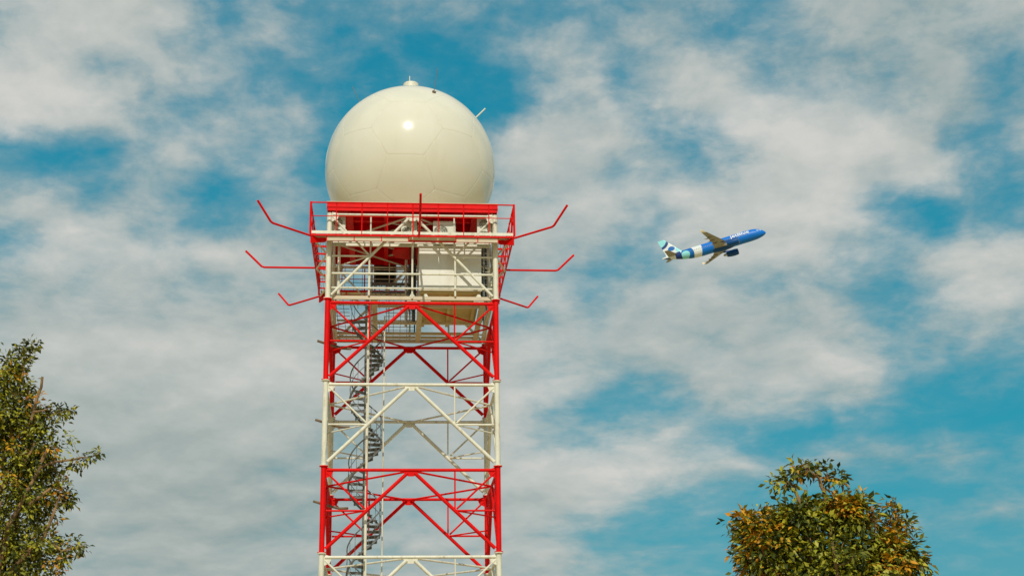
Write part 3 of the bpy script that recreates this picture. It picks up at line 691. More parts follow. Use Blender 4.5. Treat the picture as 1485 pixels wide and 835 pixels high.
# turn the ball: a hexagon faces the camera side with a pentagon right below it
hexf = [fc for fc in faces if len(fc[1]) == 6][0]
c = hexf[0].normalized()
pent = min((fc[0] for fc in faces if len(fc[1]) == 5), key=lambda p: (p - c).length)
t1 = (pent - c * pent.dot(c)).normalized(); M1 = Matrix((c, t1, c.cross(t1))).transposed()
cn = Vector((-0.06, -0.985, 0.165)).normalized(); dn = Vector((-0.02, 0, -1)); dn = (dn - cn * dn.dot(cn)).normalized()
M2 = Matrix((cn, dn, cn.cross(dn))).transposed(); ROTM = M2 @ M1.inverted()
ZREL = ZCUT - RC.z
for c, vs in faces:
    c = (ROTM @ c).normalized(); vs = [(ROTM @ p).normalized() for p in vs]
    if max(v.z for v in vs) * RR < ZREL + 0.05: continue
    v = []; f = []
    m_, rings = 8, [0.2, 0.4, 0.6, 0.8, 0.93, 0.993, 0.9974, 0.9984]
    nn = len(vs) * m_
    v.append(c * RR)
    for ri, t in enumerate(rings):
        for e in range(len(vs)):
            for s in range(m_):
                p = vs[e].lerp(vs[(e + 1) % len(vs)], s / m_)
                d = (c * (p.dot(c)) * (1 - t) + p * t).normalized()
                rr = RR if ri < len(rings) - 2 else (RR - 0.0008 if ri == len(rings) - 2 else RR - 0.02)
                v.append(d * rr)
    for k in range(nn): f.append((0, 1 + k, 1 + (k + 1) % nn))
    for ri in range(len(rings) - 1):
        a0, b0 = 1 + ri * nn, 1 + (ri + 1) * nn
        for k in range(nn): f.append((a0 + k, b0 + k, b0 + (k + 1) % nn, a0 + (k + 1) % nn))
    me = bpy.data.meshes.new('panel'); me.from_pydata([tuple(p + OFF) for p in v], [], f)
    bm = bmesh.new(); bm.from_mesh(me)
    bmesh.ops.recalc_face_normals(bm, faces=bm.faces)
    cz = ZREL + OFF.z
    bmesh.ops.bisect_plane(bm, geom=bm.verts[:] + bm.edges[:] + bm.faces[:], plane_co=(0, 0, cz), plane_no=(0, 0, -1), clear_outer=True)
    fc = sum((x.normal.dot((x.calc_center_median() - OFF)) for x in bm.faces))
    if fc < 0: bmesh.ops.reverse_faces(bm, faces=bm.faces)
    bm.to_mesh(me); bm.free(); me.materials.append(RADM); me.shade_smooth()
    link(bpy.data.objects.new('panel', me), rad)
bm = bmesh.new(); bmesh.ops.create_uvsphere(bm, u_segments=96, v_segments=64, radius=RR - 0.006)
bmesh.ops.translate(bm, verts=bm.verts, vec=OFF)
bmesh.ops.bisect_plane(bm, geom=bm.verts[:] + bm.edges[:] + bm.faces[:], plane_co=(0, 0, cz), plane_no=(0, 0, -1), clear_outer=True)
me = bpy.data.meshes.new('seam_shell'); bm.to_mesh(me); bm.free(); me.materials.append(SEAM); me.shade_smooth()
link(bpy.data.objects.new('seam_shell', me), rad)
rb = math.sqrt(RR * RR - ZREL * ZREL)
G().tube((0, 0, 0.0), (0, 0, cz + 0.03), rb + 0.05, 64).build('base_ring', CREAM, rad, True)
g = G().path([OFF + Vector((0, 0, RR + q)) for q in (-0.03, 0.10, 0.101, 0.44, 0.48)], 1, 28, radii=[0.42, 0.40, 0.35, 0.35, 0.31])
g.build('top_cap', CREAM, rad, True)
g = G().tube(OFF + Vector((-0.06, 0, RR + 0.46)), OFF + Vector((-0.06, 0, RR + 0.86)), 0.022, 6); g.build('lightning_rod', CREAM, rad)
def rod(dirn, lean, L, r, mt, base=True):
    dirn = Vector(dirn).normalized(); p = OFF + dirn * (RR - 0.02); q = p + Vector(lean).normalized() * L
    tube('lightning_rod', p, q, r, mt, rad, 6)
    if base: tube('rod_base', p, OFF + dirn * (RR + 0.07), 0.085, BROWN if base == 2 else CREAM, rad, 10)
rod((0.255, -0.655, 0.71), (0.16, -0.3, 1.0), 1.10, 0.016, GALV, 2)
rod((-2.27, -0.2, 3.1), (-0.42, 0, 0.95), 1.04, 0.014, GALV)
rod((2.95, -0.1, 2.6), (0.66, 0, 0.70), 0.80, 0.032, CREAM)
rod((-0.4, 0.9, 0.6), (-0.4, 0.9, 0.9), 0.9, 0.016, GALV)

# ------------------------------------------------------------------ airliner
def dirv(azd, eld):
    a, e = R(azd), R(eld); return Vector((math.sin(a) * math.cos(e), math.cos(a) * math.cos(e), math.sin(e)))
CAMP = Vector((0, 0, 1.7))
nose = CAMP + dirv(10.225, 19.368) * 533.4; tail = CAMP + dirv(6.106, 18.43) * 530
fwd = (nose - tail).normalized(); PL = 37.57
left = Vector((0, 0, 1)).cross(fwd).normalized(); upv = fwd.cross(left)
bank = R(-0.6)
left, upv = left * math.cos(bank) + upv * math.sin(bank), upv * math.cos(bank) - left * math.sin(bank)
jet = empty('passenger_jet'); jm = Matrix.Identity(4)
for i in range(3): jm[i][0] = fwd[i]; jm[i][1] = left[i]; jm[i][2] = upv[i]; jm[i][3] = nose[i]
sc = (nose - tail).length / PL
jet.matrix_world = jm @ Matrix.Scale(sc, 4)
tag(jet, 'blue passenger jet climbing to the right, white and mint patterned tail', 'airliner')
# local frame: nose at origin, x forward, y port, z up; stations are negative x
BLUE = (0.0, 0.16, 0.60); NAVY = (0.008, 0.035, 0.17); MINT = (0.28, 0.70, 0.72); WHT = (0.74, 0.76, 0.73); MID = (0.0, 0.13, 0.44)
def livery(name, base, spots):
    m = bpy.data.materials.new(name); m.use_nodes = True; n = N(m.node_tree); b = m.node_tree.nodes['Principled BSDF']
    oc = n.node('ShaderNodeTexCoord').outputs['Object']; sp = n.node('ShaderNodeSeparateXYZ'); n.put(sp.inputs[0], oc)
    out = tuple(base) + (1,)
    for cx, cz, rx, rz, col in spots:
        d = n.math('ADD', n.math('POWER', n.math('DIVIDE', n.math('SUBTRACT', sp.outputs[0], cx), rx), 2.0), n.math('POWER', n.math('DIVIDE', n.math('SUBTRACT', sp.outputs[2], cz), rz), 2.0))
        out = n.mix(n.math('LESS_THAN', d, 1.0), out, tuple(col) + (1,))
    n.put(b.inputs['Base Color'], out); b.inputs['Roughness'].default_value = 0.42; b.inputs['Specular IOR Level'].default_value = 0.35
    return m
BODY = livery('fuselage_livery', BLUE, [(-34.2, 0.8, 11.0, 8.0, WHT), (-28.6, -0.3, 2.3, 2.9, MID), (-29.3, -0.2, 1.5, 1.4, MINT), (-31.8, 0.2, 1.1, 2.3, NAVY), (-36.5, -0.1, 1.9, 1.0, NAVY), (-32.0, -2.6, 4.5, 1.2, NAVY)])
FIN = livery('fin_livery', WHT, [(-37.0, 7.4, 3.4, 3.0, NAVY), (-37.6, 8.0, 3.3, 2.8, MINT), (-33.4, 3.9, 1.25, 0.85, MID), (-30.0, 3.0, 2.2, 1.4, MINT)])
WINGM = mat('wing_grey', (0.30, 0.27, 0.20), 0.45, var=0.08, vscale=0.6)
PLAIN = mat('engine_blue', (0.0, 0.06, 0.22), 0.45, var=0.05, spec=0.3)
PALE = mat('wingtip_pale', (0.70, 0.58, 0.36), 0.5)
METAL = mat('bare_metal', (0.5, 0.5, 0.5), 0.3, metal=1.0)
GLASS = mat('cockpit_glass', (0.55, 0.68, 0.75), 0.08)
PWIN = mat('cabin_window', (0.02, 0.03, 0.05), 0.1)
LETT = mat('white_lettering', (0.85, 0.85, 0.85), 0.4)
prof = [(0.0, 0.02, -0.55), (0.25, 0.42, -0.52), (0.7, 0.78, -0.44), (1.4, 1.18, -0.30), (2.3, 1.52, -0.18), (3.3, 1.78, -0.08), (4.6, 1.95, -0.01), (6.0, 2.0, 0), (12, 2.0, 0), (18, 2.0, 0), (23.5, 2.0, 0), (25.5, 1.95, 0.05), (27.5, 1.82, 0.17), (29.5, 1.60, 0.36), (31.5, 1.32, 0.60), (33.5, 0.98, 0.84), (35.5, 0.60, 1.04), (36.8, 0.35, 1.14), (37.57, 0.18, 1.18)]
def fus(s):
    for (a, ra, za), (b_, rb_, zb_) in zip(prof, prof[1:]):
        if a <= s <= b_:
            t = (s - a) / (b_ - a); return ra + (rb_ - ra) * t, za + (zb_ - za) * t
    return prof[-1][1:]
SEG = 36; v = []; f = []
st = []
for (a, ra, za), (b_, rb_, zb_) in zip(prof, prof[1:]):
    st += [a + (b_ - a) * i / 3 for i in range(3)]
st.append(37.57)
for s in st:
    r_, z_ = fus(s)
    for k in range(SEG):
        t = 2 * math.pi * k / SEG; v.append((-s, r_ * math.cos(t), z_ + r_ * 1.03 * math.sin(t)))
for i in range(len(st) - 1):
    for k in range(SEG): f.append((i * SEG + k, i * SEG + (k + 1) % SEG, (i + 1) * SEG + (k + 1) % SEG, (i + 1) * SEG + k))
f.append(tuple(range(SEG))); f.append(tuple((len(st) - 1) * SEG + k for k in reversed(range(SEG))))
body = mesh_obj('fuselage', v, f, BODY, jet); smooth_by_angle(body, 50)
# belly fairing
g = G(); v = []; f = []
for i in range(13):
    t = i / 12; s = 11.2 + 9.6 * t; e = math.sin(math.pi * t) ** 0.5 if 0 < t < 1 else 0.0
    for k in range(12):
        q = math.pi * (1 + k / 11); v.append((-s, 1.7 * math.cos(q) * (0.6 + 0.4 * e), -1.25 + (0.25 + 0.95 * e) * math.sin(q)))
for i in range(12):
    for k in range(11): f.append((i * 12 + k, i * 12 + k + 1, (i + 1) * 12 + k + 1, (i + 1) * 12 + k))
o = mesh_obj('belly_fairing', v, f, PLAIN, jet); smooth_by_angle(o, 60)
AF = [(0, 0), (0.02, 0.028), (0.08, 0.05), (0.25, 0.065), (0.5, 0.055), (0.75, 0.03), (1, 0.003), (0.75, -0.012), (0.5, -0.03), (0.25, -0.042), (0.08, -0.034), (0.02, -0.02)]
def surface(name, secs, mt, parent, vertical=False):
    v = []; f = []; n_ = len(AF)
    for (le, ch, y, z, th) in secs:
        for (a, t) in AF:
            if vertical: v.append((-(le + a * ch), y + t * ch * th, z))
            else: v.append((-(le + a * ch), y, z + t * ch * th))
    for i in range(len(secs) - 1):
        for k in range(n_): f.append((i * n_ + k, i * n_ + (k + 1) % n_, (i + 1) * n_ + (k + 1) % n_, (i + 1) * n_ + k))
    f.append(tuple(range(n_))); f.append(tuple((len(secs) - 1) * n_ + k for k in reversed(range(n_))))
    o = mesh_obj(name, v, f, mt, parent); smooth_by_angle(o, 45); return o
for s in (-1, 1):
    wng = surface('wing', [(12.0, 7.2, s * 1.2, -1.35, 1.0), (13.0, 6.2, s * 2.0, -1.25, 1.0), (15.6, 4.0, s * 6.4, -0.85, 0.95), (19.0, 2.4, s * 12.5, -0.25, 0.9), (21.3, 1.55, s * 16.7, 0.2, 0.9)], WINGM, jet)
    surface('winglet', [(21.35, 1.5, s * 16.72, 0.2, 0.8), (21.9, 1.2, s * 17.1, 0.45, 0.7), (22.5, 0.8, s * 17.3, 1.3, 0.7)], PALE, wng)
    for yy, xx, zz in ((6.3, 17.6, -1.05), (9.2, 18.6, -0.75), (12.0, 19.7, -0.45)):
        g = G().path([(-(xx), s * yy, zz + 0.1), (-(xx + 0.8), s * yy, zz - 0.12), (-(xx + 2.0), s * yy, zz - 0.1), (-(xx + 2.9), s * yy, zz + 0.12)], 0.2, 8, radii=[0.05, 0.24, 0.2, 0.03])
        g.build('flap_fairing', WINGM, wng, True)
    # engine: nacelle, intake lip, core, pylon
    ey, ez = s * 5.75, -2.35
    eng = empty('engine', (0, 0, 0), 0, jet)
    g = G().path([(-10.75, ey, ez), (-11.1, ey, ez), (-12.2, ey, ez), (-13.6, ey, ez), (-14.9, ey, ez + 0.02)], 1, 24, radii=[1.02, 1.13, 1.2, 1.12, 0.86]); g.build('nacelle', PLAIN, eng, True)
    g = G().path([(-10.62, ey, ez), (-10.66, ey, ez), (-10.745, ey, ez)], 1, 24, radii=[0.90, 0.97, 1.02]); g.build('intake_lip', METAL, eng, True)
    g = G().tube((-10.612, ey, ez), (-10.617, ey, ez), 0.86, 24); g.build('fan', DARK, eng)
    g = G().path([(-14.91, ey, ez + 0.02), (-15.6, ey, ez + 0.03), (-16.1, ey, ez + 0.03)], 1, 16, radii=[0.56, 0.45, 0.3]); g.build('exhaust', METAL, eng, True)
    G().prism([(-11.9, ey - 0.12, ez + 1.1), (-14.9, ey - 0.12, ez + 0.85), (-17.2, ey - 0.12, ez + 1.32), (-14.6, ey - 0.12, ez + 1.42)], (0, 0.24, 0)).build('pylon', PLAIN, eng)
    surface('tailplane', [(31.7, 3.6, s * 0.5, 1.0, 0.8), (35.0, 1.5, s * 6.2, 1.55, 0.8)], WINGM, jet)
surface('tail_fin', [(28.6, 7.4, 0, 1.35, 0.5), (30.3, 5.7, 0, 2.3, 0.55), (35.0, 2.35, 0, 7.9, 0.6)], FIN, jet, True)
def on_side(s, z, off, side=-1):
    r_, zc = fus(s); q = max(-1, min(1, (z - zc) / (r_ * 1.03))); th = math.asin(q)
    return Vector((-s, side * (r_ + off) * math.cos(th), zc + (r_ * 1.03 + off) * math.sin(th)))
for side in (-1, 1):
    for k in range(34):
        s = 6.6 + k * 0.62
        pts = [on_side(s + dx, 0.36 + dz_, 0.012, side) for dx, dz_ in ((-0.11, -0.16), (0.11, -0.16), (0.11, 0.16), (-0.11, 0.16))]
        mesh_obj('cabin_window', pts, [(0, 1, 2, 3) if side < 0 else (3, 2, 1, 0)], PWIN, body)
    for k in range(3):
        s = 1.75 + k * 0.55
        pts = [on_side(s + dx, 0.50 + 0.10 * k * 0.5 + dz_, 0.015, side) for dx, dz_ in ((-0.22, -0.20), (0.22, -0.18), (0.22, 0.26), (-0.16, 0.20))]
        mesh_obj('cockpit_window', pts, [(0, 1, 2, 3)], GLASS, body)
    # lettering wrapped on the side
    cu = bpy.data.curves.new('lettering', 'FONT'); cu.body = 'jetBlue'; cu.size = 2.05; cu.offset = 0.035; cu.resolution_u = 3; cu.space_character = 1.02
    to = bpy.data.objects.new('tmp', cu); COL.objects.link(to)
    bpy.context.view_layer.update()
    me = bpy.data.meshes.new_from_object(to.evaluated_get(bpy.context.evaluated_depsgraph_get()))
    bpy.data.objects.remove(to)
    bm = bmesh.new(); bm.from_mesh(me); bmesh.ops.subdivide_edges(bm, edges=bm.edges[:], cuts=2, use_grid_fill=True); bm.to_mesh(me); bm.free()
    xs = [q.co.x for q in me.vertices]; x0, x1 = min(xs), max(xs); k_ = 6.9 / (x1 - x0)
    for q in me.vertices:
        tx = (q.co.x - x0) * k_; s = (12.7 - tx) if side < 0 else (5.8 + tx)
        q.co = on_side(s, 0.55 + q.co.y * k_ * 0.78, 0.06, side)
    me.materials.clear(); me.materials.append(LETT)
    link(bpy.data.objects.new('lettering', me), body)

# ------------------------------------------------------------------ trees
def leaf_mat(name, stops, trans):
    m = bpy.data.materials.new(name); m.use_nodes = True; nt = m.node_tree; n = N(nt); b = nt.nodes['Principled BSDF']
    geo = n.node('ShaderNodeNewGeometry')
    c = n.ramp(geo.outputs['Random Per Island'], stops)
    n.put(b.inputs['Base Color'], c); b.inputs['Roughness'].default_value = 0.5; b.inputs['Specular IOR Level'].default_value = 0.35
    tr = n.node('ShaderNodeBsdfTranslucent'); n.put(tr.inputs[0], c)
    mx = n.node('ShaderNodeMixShader'); mx.inputs[0].default_value = trans
    nt.links.new(b.outputs[0], mx.inputs[1]); nt.links.new(tr.outputs[0], mx.inputs[2])
    nt.links.new(mx.outputs[0], nt.nodes['Material Output'].inputs[0])
    return m
GREEN = leaf_mat('green_leaf', [(0.0, (0.030, 0.045, 0.005, 1)), (0.6, (0.075, 0.090, 0.008, 1)), (0.9, (0.14, 0.14, 0.012, 1)), (1.0, (0.28, 0.25, 0.02, 1))], 0.05)
GREEN2 = leaf_mat('dark_green_leaf', [(0.0, (0.026, 0.038, 0.005, 1)), (0.6, (0.065, 0.078, 0.008, 1)), (0.9, (0.13, 0.13, 0.012, 1)), (1.0, (0.26, 0.23, 0.02, 1))], 0.05)
LIGHT = leaf_mat('yellow_green_leaf', [(0.0, (0.14, 0.15, 0.008, 1)), (0.5, (0.30, 0.29, 0.014, 1)), (1.0, (0.48, 0.41, 0.03, 1))], 0.06)
YELLOW = leaf_mat('yellow_leaf', [(0.0, (0.42, 0.18, 0.006, 1)), (0.5, (0.66, 0.30, 0.010, 1)), (0.9, (0.74, 0.38, 0.02, 1)), (1.0, (0.55, 0.12, 0.01, 1))], 0.2)
BARK = mat('bark', (0.25, 0.145, 0.06), 0.9, var=0.5, vscale=6, bump=0.6, bscale=18)

def leaves(name, pos, dirs, norms, size, mt, parent, rngl):
    """pos (n,3), dirs (n,3) leaf axis; folded pointed leaves, four triangles each"""
    n_ = len(pos); d = dirs / np.linalg.norm(dirs, axis=1, keepdims=True)
    sd = np.cross(d, norms); sd /= np.linalg.norm(sd, axis=1, keepdims=True) + 1e-9
    nr = np.cross(sd, d)
    L = (size * rngl.uniform(0.65, 1.25, n_))[:, None]; W = L * rngl.uniform(0.20, 0.29, n_)[:, None]
    p0 = pos; p1 = pos + d * L * 0.5 - nr * L * 0.03; tip = pos + d * L - nr * L * 0.16
    a = pos + d * L * 0.45 + sd * W + nr * L * 0.08; b_ = pos + d * L * 0.45 - sd * W + nr * L * 0.08
    V = np.stack([p0, a, tip, b_, p1], 1).reshape(-1, 3)
    base = (np.arange(n_) * 5)[:, None]
    F = np.concatenate([base + np.array([[0, 4, 1]]), base + np.array([[1, 4, 2]]), base + np.array([[0, 3, 4]]), base + np.array([[3, 2, 4]])], 0)
    me = bpy.data.meshes.new(name)
    me.vertices.add(len(V)); me.vertices.foreach_set('co', V.ravel())
    me.loops.add(F.size); me.loops.foreach_set('vertex_index', F.ravel().astype(np.int32))
    me.polygons.add(len(F)); me.polygons.foreach_set('loop_start', np.arange(0, F.size, 3, dtype=np.int32))
    me.update(calc_edges=True); me.validate(); me.materials.append(mt)
    return link(bpy.data.objects.new(name, me), parent)

def limb(pts, r0, r1, rl, wob=0.05):
    P = [Vector(p) for p in pts]; out = []
    for a, b_ in zip(P, P[1:]):
        k = max(2, int((b_ - a).length / 0.3))
        for i in range(k): out.append(a.lerp(b_, i / k) + Vector(rl.normal(size=3)) * wob * (0 if not out else 1))
    out.append(P[-1]); n_ = len(out)
    return out, [r0 + (r1 - r0) * i / (n_ - 1) for i in range(n_)]

def make_tree(name, base, lobes, limbs, label, lsize, per, seed, green, yellow_fn, bare, group, gaps=()):
    """lobes: (centre, radii, number of twigs, hollow); limbs: (points, r0, r1); all in tree-local metres"""
    rl = np.random.default_rng(seed)
    t = tag(empty(name, base), label, 'tree', group)
    trunk_pts, trunk_r = limb(limbs[0][0], limbs[0][1], limbs[0][2], rl, 0.04)
    G().path(trunk_pts, 1, 12, radii=trunk_r).build('trunk', BARK, t, True)
    nodes = list(trunk_pts[-3:])
    for pts, r0, r1 in limbs[1:]:
        p, r_ = limb(pts, r0, r1, rl, 0.03)
        G().path(p, 1, 8, radii=r_).build('limb', BARK, t, True); nodes += p[1:]
    for pts, r0, r1 in bare:
        p, r_ = limb(pts, r0, r1, rl, 0.01)
        G().path(p, 1, 8, radii=r_).build('pruned_limb', BARK, t, True); nodes += p[:-1]
    nd = np.array([tuple(p) for p in nodes])
    sets = {'foliage': [], 'light_foliage': [], 'yellowed_foliage': []}
    tw = G()
    def clump(p, out, count, spread, isy):
        """a rosette of leaves that droops outwards from a twig end"""
        tone = 'light_foliage' if rl.random() < 0.5 else 'foliage'
        for j in range(count):
            o = p + rl.normal(size=3) * spread * np.array([1.0, 1.0, 0.7])
            d = (o - p) / (spread + 1e-6) * 0.55 + out * 0.5 + rl.normal(size=3) * 0.35; d[2] -= 0.30
            nn = out * 0.6 + rl.normal(size=3) * 0.45; nn[2] += 0.7
            sets['yellowed_foliage' if isy and rl.random() < 0.88 else tone].append((o, d, nn))
    for (c, rad_, n_, hollow) in lobes:
        c = np.array(c); rad_ = np.array(rad_); big = min(rad_) > 0.22
        n1 = max(3, int(n_ * 0.30)) if big else n_
        for q_ in range(n1):
            u = rl.normal(size=3); u /= np.linalg.norm(u)
            q = (0.70 + 0.30 * rl.random() ** 0.6) if big else (hollow + (1 - hollow) * rl.random()) ** 0.5
            p = c + u * rad_ * q * (1 + 0.13 * math.sin(7 * u[0] + seed) * math.cos(6 * u[2]) + 0.10 * math.sin(13 * u[0] - 11 * u[2] + seed))
            if any(p[1] < 0.5 and ((p[0] - gx) / gr) ** 2 + ((p[2] - gz) / gh) ** 2 < 1 and rl.random() < 0.75 for gx, gz, gr, gh in gaps): continue
            k = np.argmin(((nd - p) ** 2).sum(1)); src = nd[k]
            ax = p - src; ln = np.linalg.norm(ax)
            if ln < 1e-3: continue
            if ln < 1.6 and rl.random() < 0.3:
                st_ = src if ln < 0.9 else p - ax / ln * 0.9
                mid = (st_ + p) / 2 + rl.normal(size=3) * 0.05 + np.array([0, 0, -0.04])
                tw.path([st_, mid, p], 1, 4, radii=[0.009, 0.006, 0.003])
            out = u * 0.8 + ax / ln * 0.3 + rl.normal(size=3) * 0.25; out[2] += 0.15
            out /= np.linalg.norm(out)
            isy = rl.random() < yellow_fn(p)
            if big: clump(p, out, int(rl.integers(per[0] + 4, per[1] + 8)), lsize * rl.uniform(0.45, 0.95), isy)
            else: clump(p, out, int(rl.integers(per[0] - 3, per[1] - 2)), lsize * 0.45, isy)
        if big:      # the inside of the crown, deep in shade
            for q_ in range(int(n_ * 1.9)):
                u = rl.normal(size=3); u /= np.linalg.norm(u)
                p = c + u * rad_ * (0.70 * rl.random() ** (1 / 3))
                clump(p, u, 3, lsize * 1.2, False)
    for part, mt_ in (('foliage', green), ('light_foliage', LIGHT), ('yellowed_foliage', YELLOW)):
        if sets[part]:
            arr = np.array(sets[part])
            o = tag(leaves(part, arr[:, 0], arr[:, 1], arr[:, 2], lsize, mt_, t, rl), kind='stuff')
            if part == 'yellowed_foliage': o['label'] = 'orange yellow leaves in the crown'
    tag(tw.build('twigs', BARK, t), kind='stuff')
    return t

# right-hand tree, 24 m away
def rt_(px, py, dy=0.0):     # picture position at the tree's own distance -> tree-local metres
    return ((px - 1208) / 90.5, dy, 6.34 - (py - 667) / 90.5)
lob = []
def L_(px, py, rx, ry, n_, hollow=0.35, dy=0.0, rd=None):
    c = rt_(px, py, dy); lob.append((c, (rx * 0.92 / 90.5, (rd or rx) * 0.92 / 90.5, ry * 0.94 / 90.5), n_, hollow))
L_(1205, 850, 120, 116, 820, 0.5)
L_(1208, 840, 100, 92, 420, 0.2)
L_(1118, 800, 46, 50, 260); L_(1110, 765, 34, 22, 90, 0.2)
L_(1165, 757, 45, 28, 170, 0.2); L_(1238, 750, 34, 30, 160, 0.2); L_(1212, 744, 34, 20, 80, 0.2)
L_(1290, 808, 40, 40, 190); L_(1326, 826, 20, 20, 50)
L_(1130, 880, 70, 70, 120); L_(1276, 885, 66, 66, 120)
L_(1142, 702, 24, 9, 13, 0.1, 0, 12); L_(1184, 682, 30, 12, 30, 0.1, 0, 18); L_(1222, 697, 18, 10, 13, 0.1, 0, 12); L_(1163, 690, 20, 9, 10, 0.1, 0, 10)
L_(1296, 742, 13, 11, 7, 0.0, 0, 8); L_(1304, 760, 18, 14, 14, 0.0, 0, 10); L_(1308, 728, 5, 4, 3, 0.0, 0, 4); L_(1320, 765, 8, 12, 7, 0, 0, 6)
L_(1063, 757, 4, 4, 2, 0, 0, 3); L_(1080, 752, 10, 8, 8, 0, 0, 6)
limbs = [([(0.05, 0, 0), (0.0, 0, 1.2), (0.08, 0.05, 2.4)], 0.17, 0.13)]
limbs += [([(0.08, 0.05, 2.35), rt_(1180, 860), rt_(1172, 790, -0.1), rt_(1168, 735)], 0.09, 0.05),
          ([(0.08, 0.05, 2.35), rt_(1215, 850, 0.1), rt_(1208, 780), rt_(1206, 725)], 0.09, 0.05),
          ([(0.08, 0.0, 2.3), rt_(1140, 870, -0.3), rt_(1105, 800, -0.2), rt_(1085, 765)], 0.08, 0.02),
          ([(0.08, 0.0, 2.3), rt_(1270, 870, -0.3), rt_(1298, 800, -0.1), rt_(1304, 755)], 0.08, 0.015),
          ([(0.08, 0.1, 2.3), rt_(1240, 850, 0.5), rt_(1250, 770, 0.5)], 0.07, 0.02),
          ([(0.08, 0.1, 2.3), rt_(1170, 850, 0.6), rt_(1150, 770, 0.6)], 0.07, 0.02),
          ([(0.08, 0.0, 2.3), rt_(1200, 860, -0.6), rt_(1195, 800, -0.8)], 0.07, 0.02),
          ([rt_(1298, 790, -0.1), rt_(1325, 815), rt_(1345, 822)], 0.03, 0.01)]
bare = [([rt_(1171, 748), rt_(1166, 725), rt_(1160, 704)], 0.036, 0.026), ([rt_(1177, 748, -0.05), rt_(1176, 713, -0.05)], 0.024, 0.020),
        ([rt_(1206, 735), rt_(1204, 715), rt_(1199, 694)], 0.040, 0.028), ([rt_(1270, 770, -0.2), rt_(1267, 740, -0.2)], 0.03, 0.024), ([rt_(1308, 780), rt_(1308, 750)], 0.022, 0.012),
        ([rt_(1160, 706), rt_(1150, 698), rt_(1128, 700)], 0.02, 0.006), ([rt_(1199, 696), rt_(1188, 686), rt_(1183, 674)], 0.025, 0.008), ([rt_(1200, 696), rt_(1215, 692), rt_(1230, 698)], 0.02, 0.006)]
def ywr(p):
    x, y, z = p; px = 1208 + x * 90.5; py = 667 + (6.34 - z) * 90.5
    q = 0.05
    for cx, cy, r_, a in ((1085, 765, 26, .85), (1118, 755, 20, .7), (1090, 795, 20, .7), (1085, 832, 24, .85), (1222, 738, 20, .9), (1243, 722, 14, .8), (1300, 790, 22, .7), (1292, 820, 22, .75), (1272, 760, 14, .8), (1130, 740, 12, .6), (1308, 775, 12, .6)):
        q = max(q, a * math.exp(-((px - cx) ** 2 + (py - cy) ** 2) / (r_ * r_)))
    return min(0.95, q * (1.35 if y < 0.3 else 0.6))
make_tree('broadleaf_tree', (5.02, 24.0, 0), lob, limbs, 'rounded green tree with orange leaf patches below the airliner at lower right', 0.122, (7, 12), 11, GREEN, ywr, bare, 'trees in front of the tower', [(-0.12, 5.25, 0.55, 0.24), (0.35, 5.05, 0.4, 0.2), (-0.55, 4.95, 0.25, 0.3)])

# left-hand tree, 27 m away
def lt_(px, py, dy=0.0): return ((px + 20) / 79.0, dy, 9.47 - (py - 488) / 79.0)
lob = []
def L_(px, py, rx, ry, n_, hollow=0.35, dy=0.0, rd=None):
    c = lt_(px, py, dy); lob.append((c, (rx / 79.0, (rd or rx) / 79.0, ry / 79.0), n_, hollow))
L_(-36, 760, 116, 150, 700, 0.4); L_(-40, 640, 95, 90, 420, 0.3)
L_(35, 655, 46, 54, 190, 0.2); L_(42, 720, 50, 50, 200, 0.2); L_(36, 800, 60, 56, 240, 0.2)
L_(-5, 600, 50, 55, 240, 0.1); L_(8, 530, 18, 26, 34, 0.1, 0, 14); L_(-8, 540, 22, 40, 40, 0.1); L_(24, 500, 8, 9, 6, 0, 0, 6); L_(12, 508, 12, 8, 9, 0, 0, 8)
L_(70, 603, 18, 8, 16, 0, 0, 10); L_(86, 601, 6, 3, 3, 0, 0, 3); L_(92, 645, 4, 2, 2, 0, 0, 2)
L_(100, 680, 10, 12, 12, 0, 0, 8); L_(118, 671, 12, 4, 7, 0, 0, 4); L_(135, 664, 5, 3, 3, 0, 0, 3)
L_(90, 725, 14, 22, 26, 0, 0, 12); L_(112, 800, 13, 11, 12, 0, 0, 8); L_(90, 815, 14, 20, 24, 0, 0, 12)
L_(-20, 900, 130, 90, 260, 0.3)
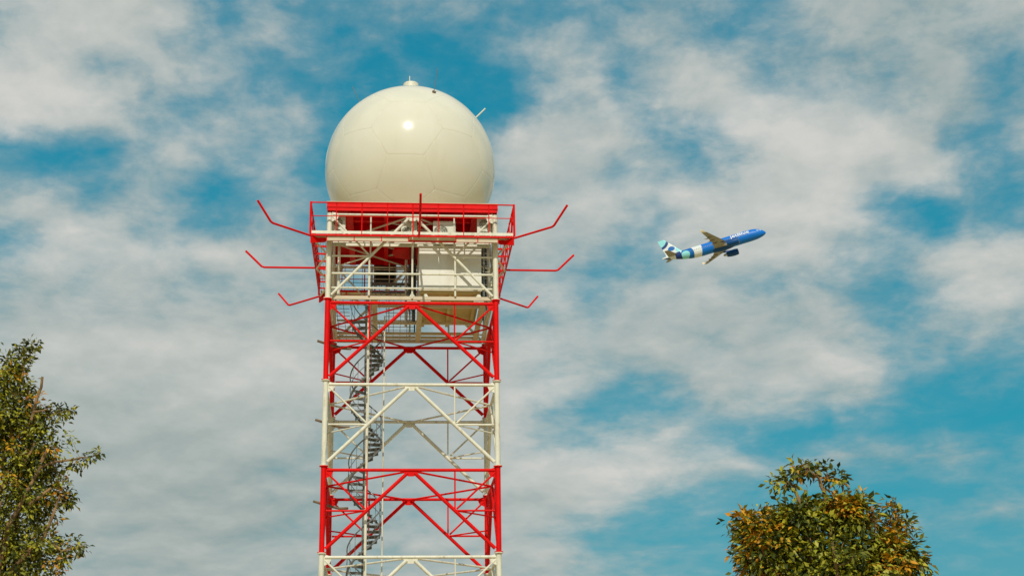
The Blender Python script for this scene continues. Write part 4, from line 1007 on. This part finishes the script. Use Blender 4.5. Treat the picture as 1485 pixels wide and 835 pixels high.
limbs = [([(0.1, 0, 0), (0.0, 0.05, 1.6), (0.05, 0, 3.4)], 0.24, 0.17),
         ([(0.05, 0, 3.3), lt_(-15, 820), lt_(0, 700, -0.1), lt_(5, 600), lt_(14, 525)], 0.11, 0.015),
         ([(0.05, 0, 3.3), lt_(10, 830, -0.3), lt_(35, 750, -0.5), lt_(60, 690, -0.4)], 0.10, 0.025),
         ([(0.05, 0, 3.2), lt_(20, 850, -0.2), lt_(65, 790, -0.3), lt_(85, 730, -0.2)], 0.09, 0.02),
         ([(0.05, 0, 3.3), lt_(-40, 800, 0.3), lt_(-70, 680, 0.2), lt_(-60, 600)], 0.11, 0.03),
         ([(0.05, 0, 3.3), lt_(0, 800, 0.5), lt_(20, 680, 0.4), lt_(30, 610, 0.2)], 0.10, 0.03),
         ([lt_(60, 690, -0.4), lt_(95, 678, -0.1), lt_(118, 671), lt_(136, 664)], 0.025, 0.005),
         ([lt_(30, 610, 0.2), lt_(60, 602), lt_(86, 601)], 0.025, 0.006),
         ([lt_(65, 790, -0.3), lt_(95, 805, -0.1), lt_(122, 797)], 0.025, 0.006),
         ([lt_(8, 545), lt_(18, 520), lt_(26, 492)], 0.02, 0.005)]
bare = [([lt_(35, 625, -0.2), lt_(42, 585, -0.2), lt_(47, 554, -0.2)], 0.034, 0.024), ([lt_(38, 680, -0.40), lt_(50, 655, -0.42)], 0.030, 0.022), ([lt_(62, 684, -0.45), lt_(70, 664, -0.45)], 0.035, 0.03),
        ([lt_(5, 780, -0.65), lt_(16, 742, -0.68)], 0.034, 0.026), ([lt_(52, 745, -0.5), lt_(66, 733, -0.52), lt_(80, 722, -0.5)], 0.034, 0.022), ([lt_(2, 730, -0.7), lt_(10, 695, -0.72)], 0.034, 0.026), ([lt_(45, 612, -0.5), lt_(66, 608, -0.5)], 0.022, 0.012)]
def ywl(p):
    x, y, z = p; px = -20 + x * 79.0; py = 488 + (9.47 - z) * 79.0
    q = 0.03
    for cx, cy, r_, a in ((22, 630, 9, .8), (16, 665, 9, .7), (68, 670, 8, .6), (75, 732, 9, .8), (82, 762, 12, .8), (78, 780, 10, .7), (88, 830, 12, .6), (36, 590, 9, .5)):
        q = max(q, a * math.exp(-((px - cx) ** 2 + (py - cy) ** 2) / (r_ * r_)))
    return q
make_tree('broadleaf_tree', (-9.55, 27.0, 0), lob, limbs, 'tall dark green tree cut off by the left edge of the picture', 0.100, (8, 13), 23, GREEN2, ywl, bare, 'trees in front of the tower', [(0.55, 6.2, 0.3, 0.35), (0.2, 7.3, 0.25, 0.3), (0.75, 5.6, 0.3, 0.25)])
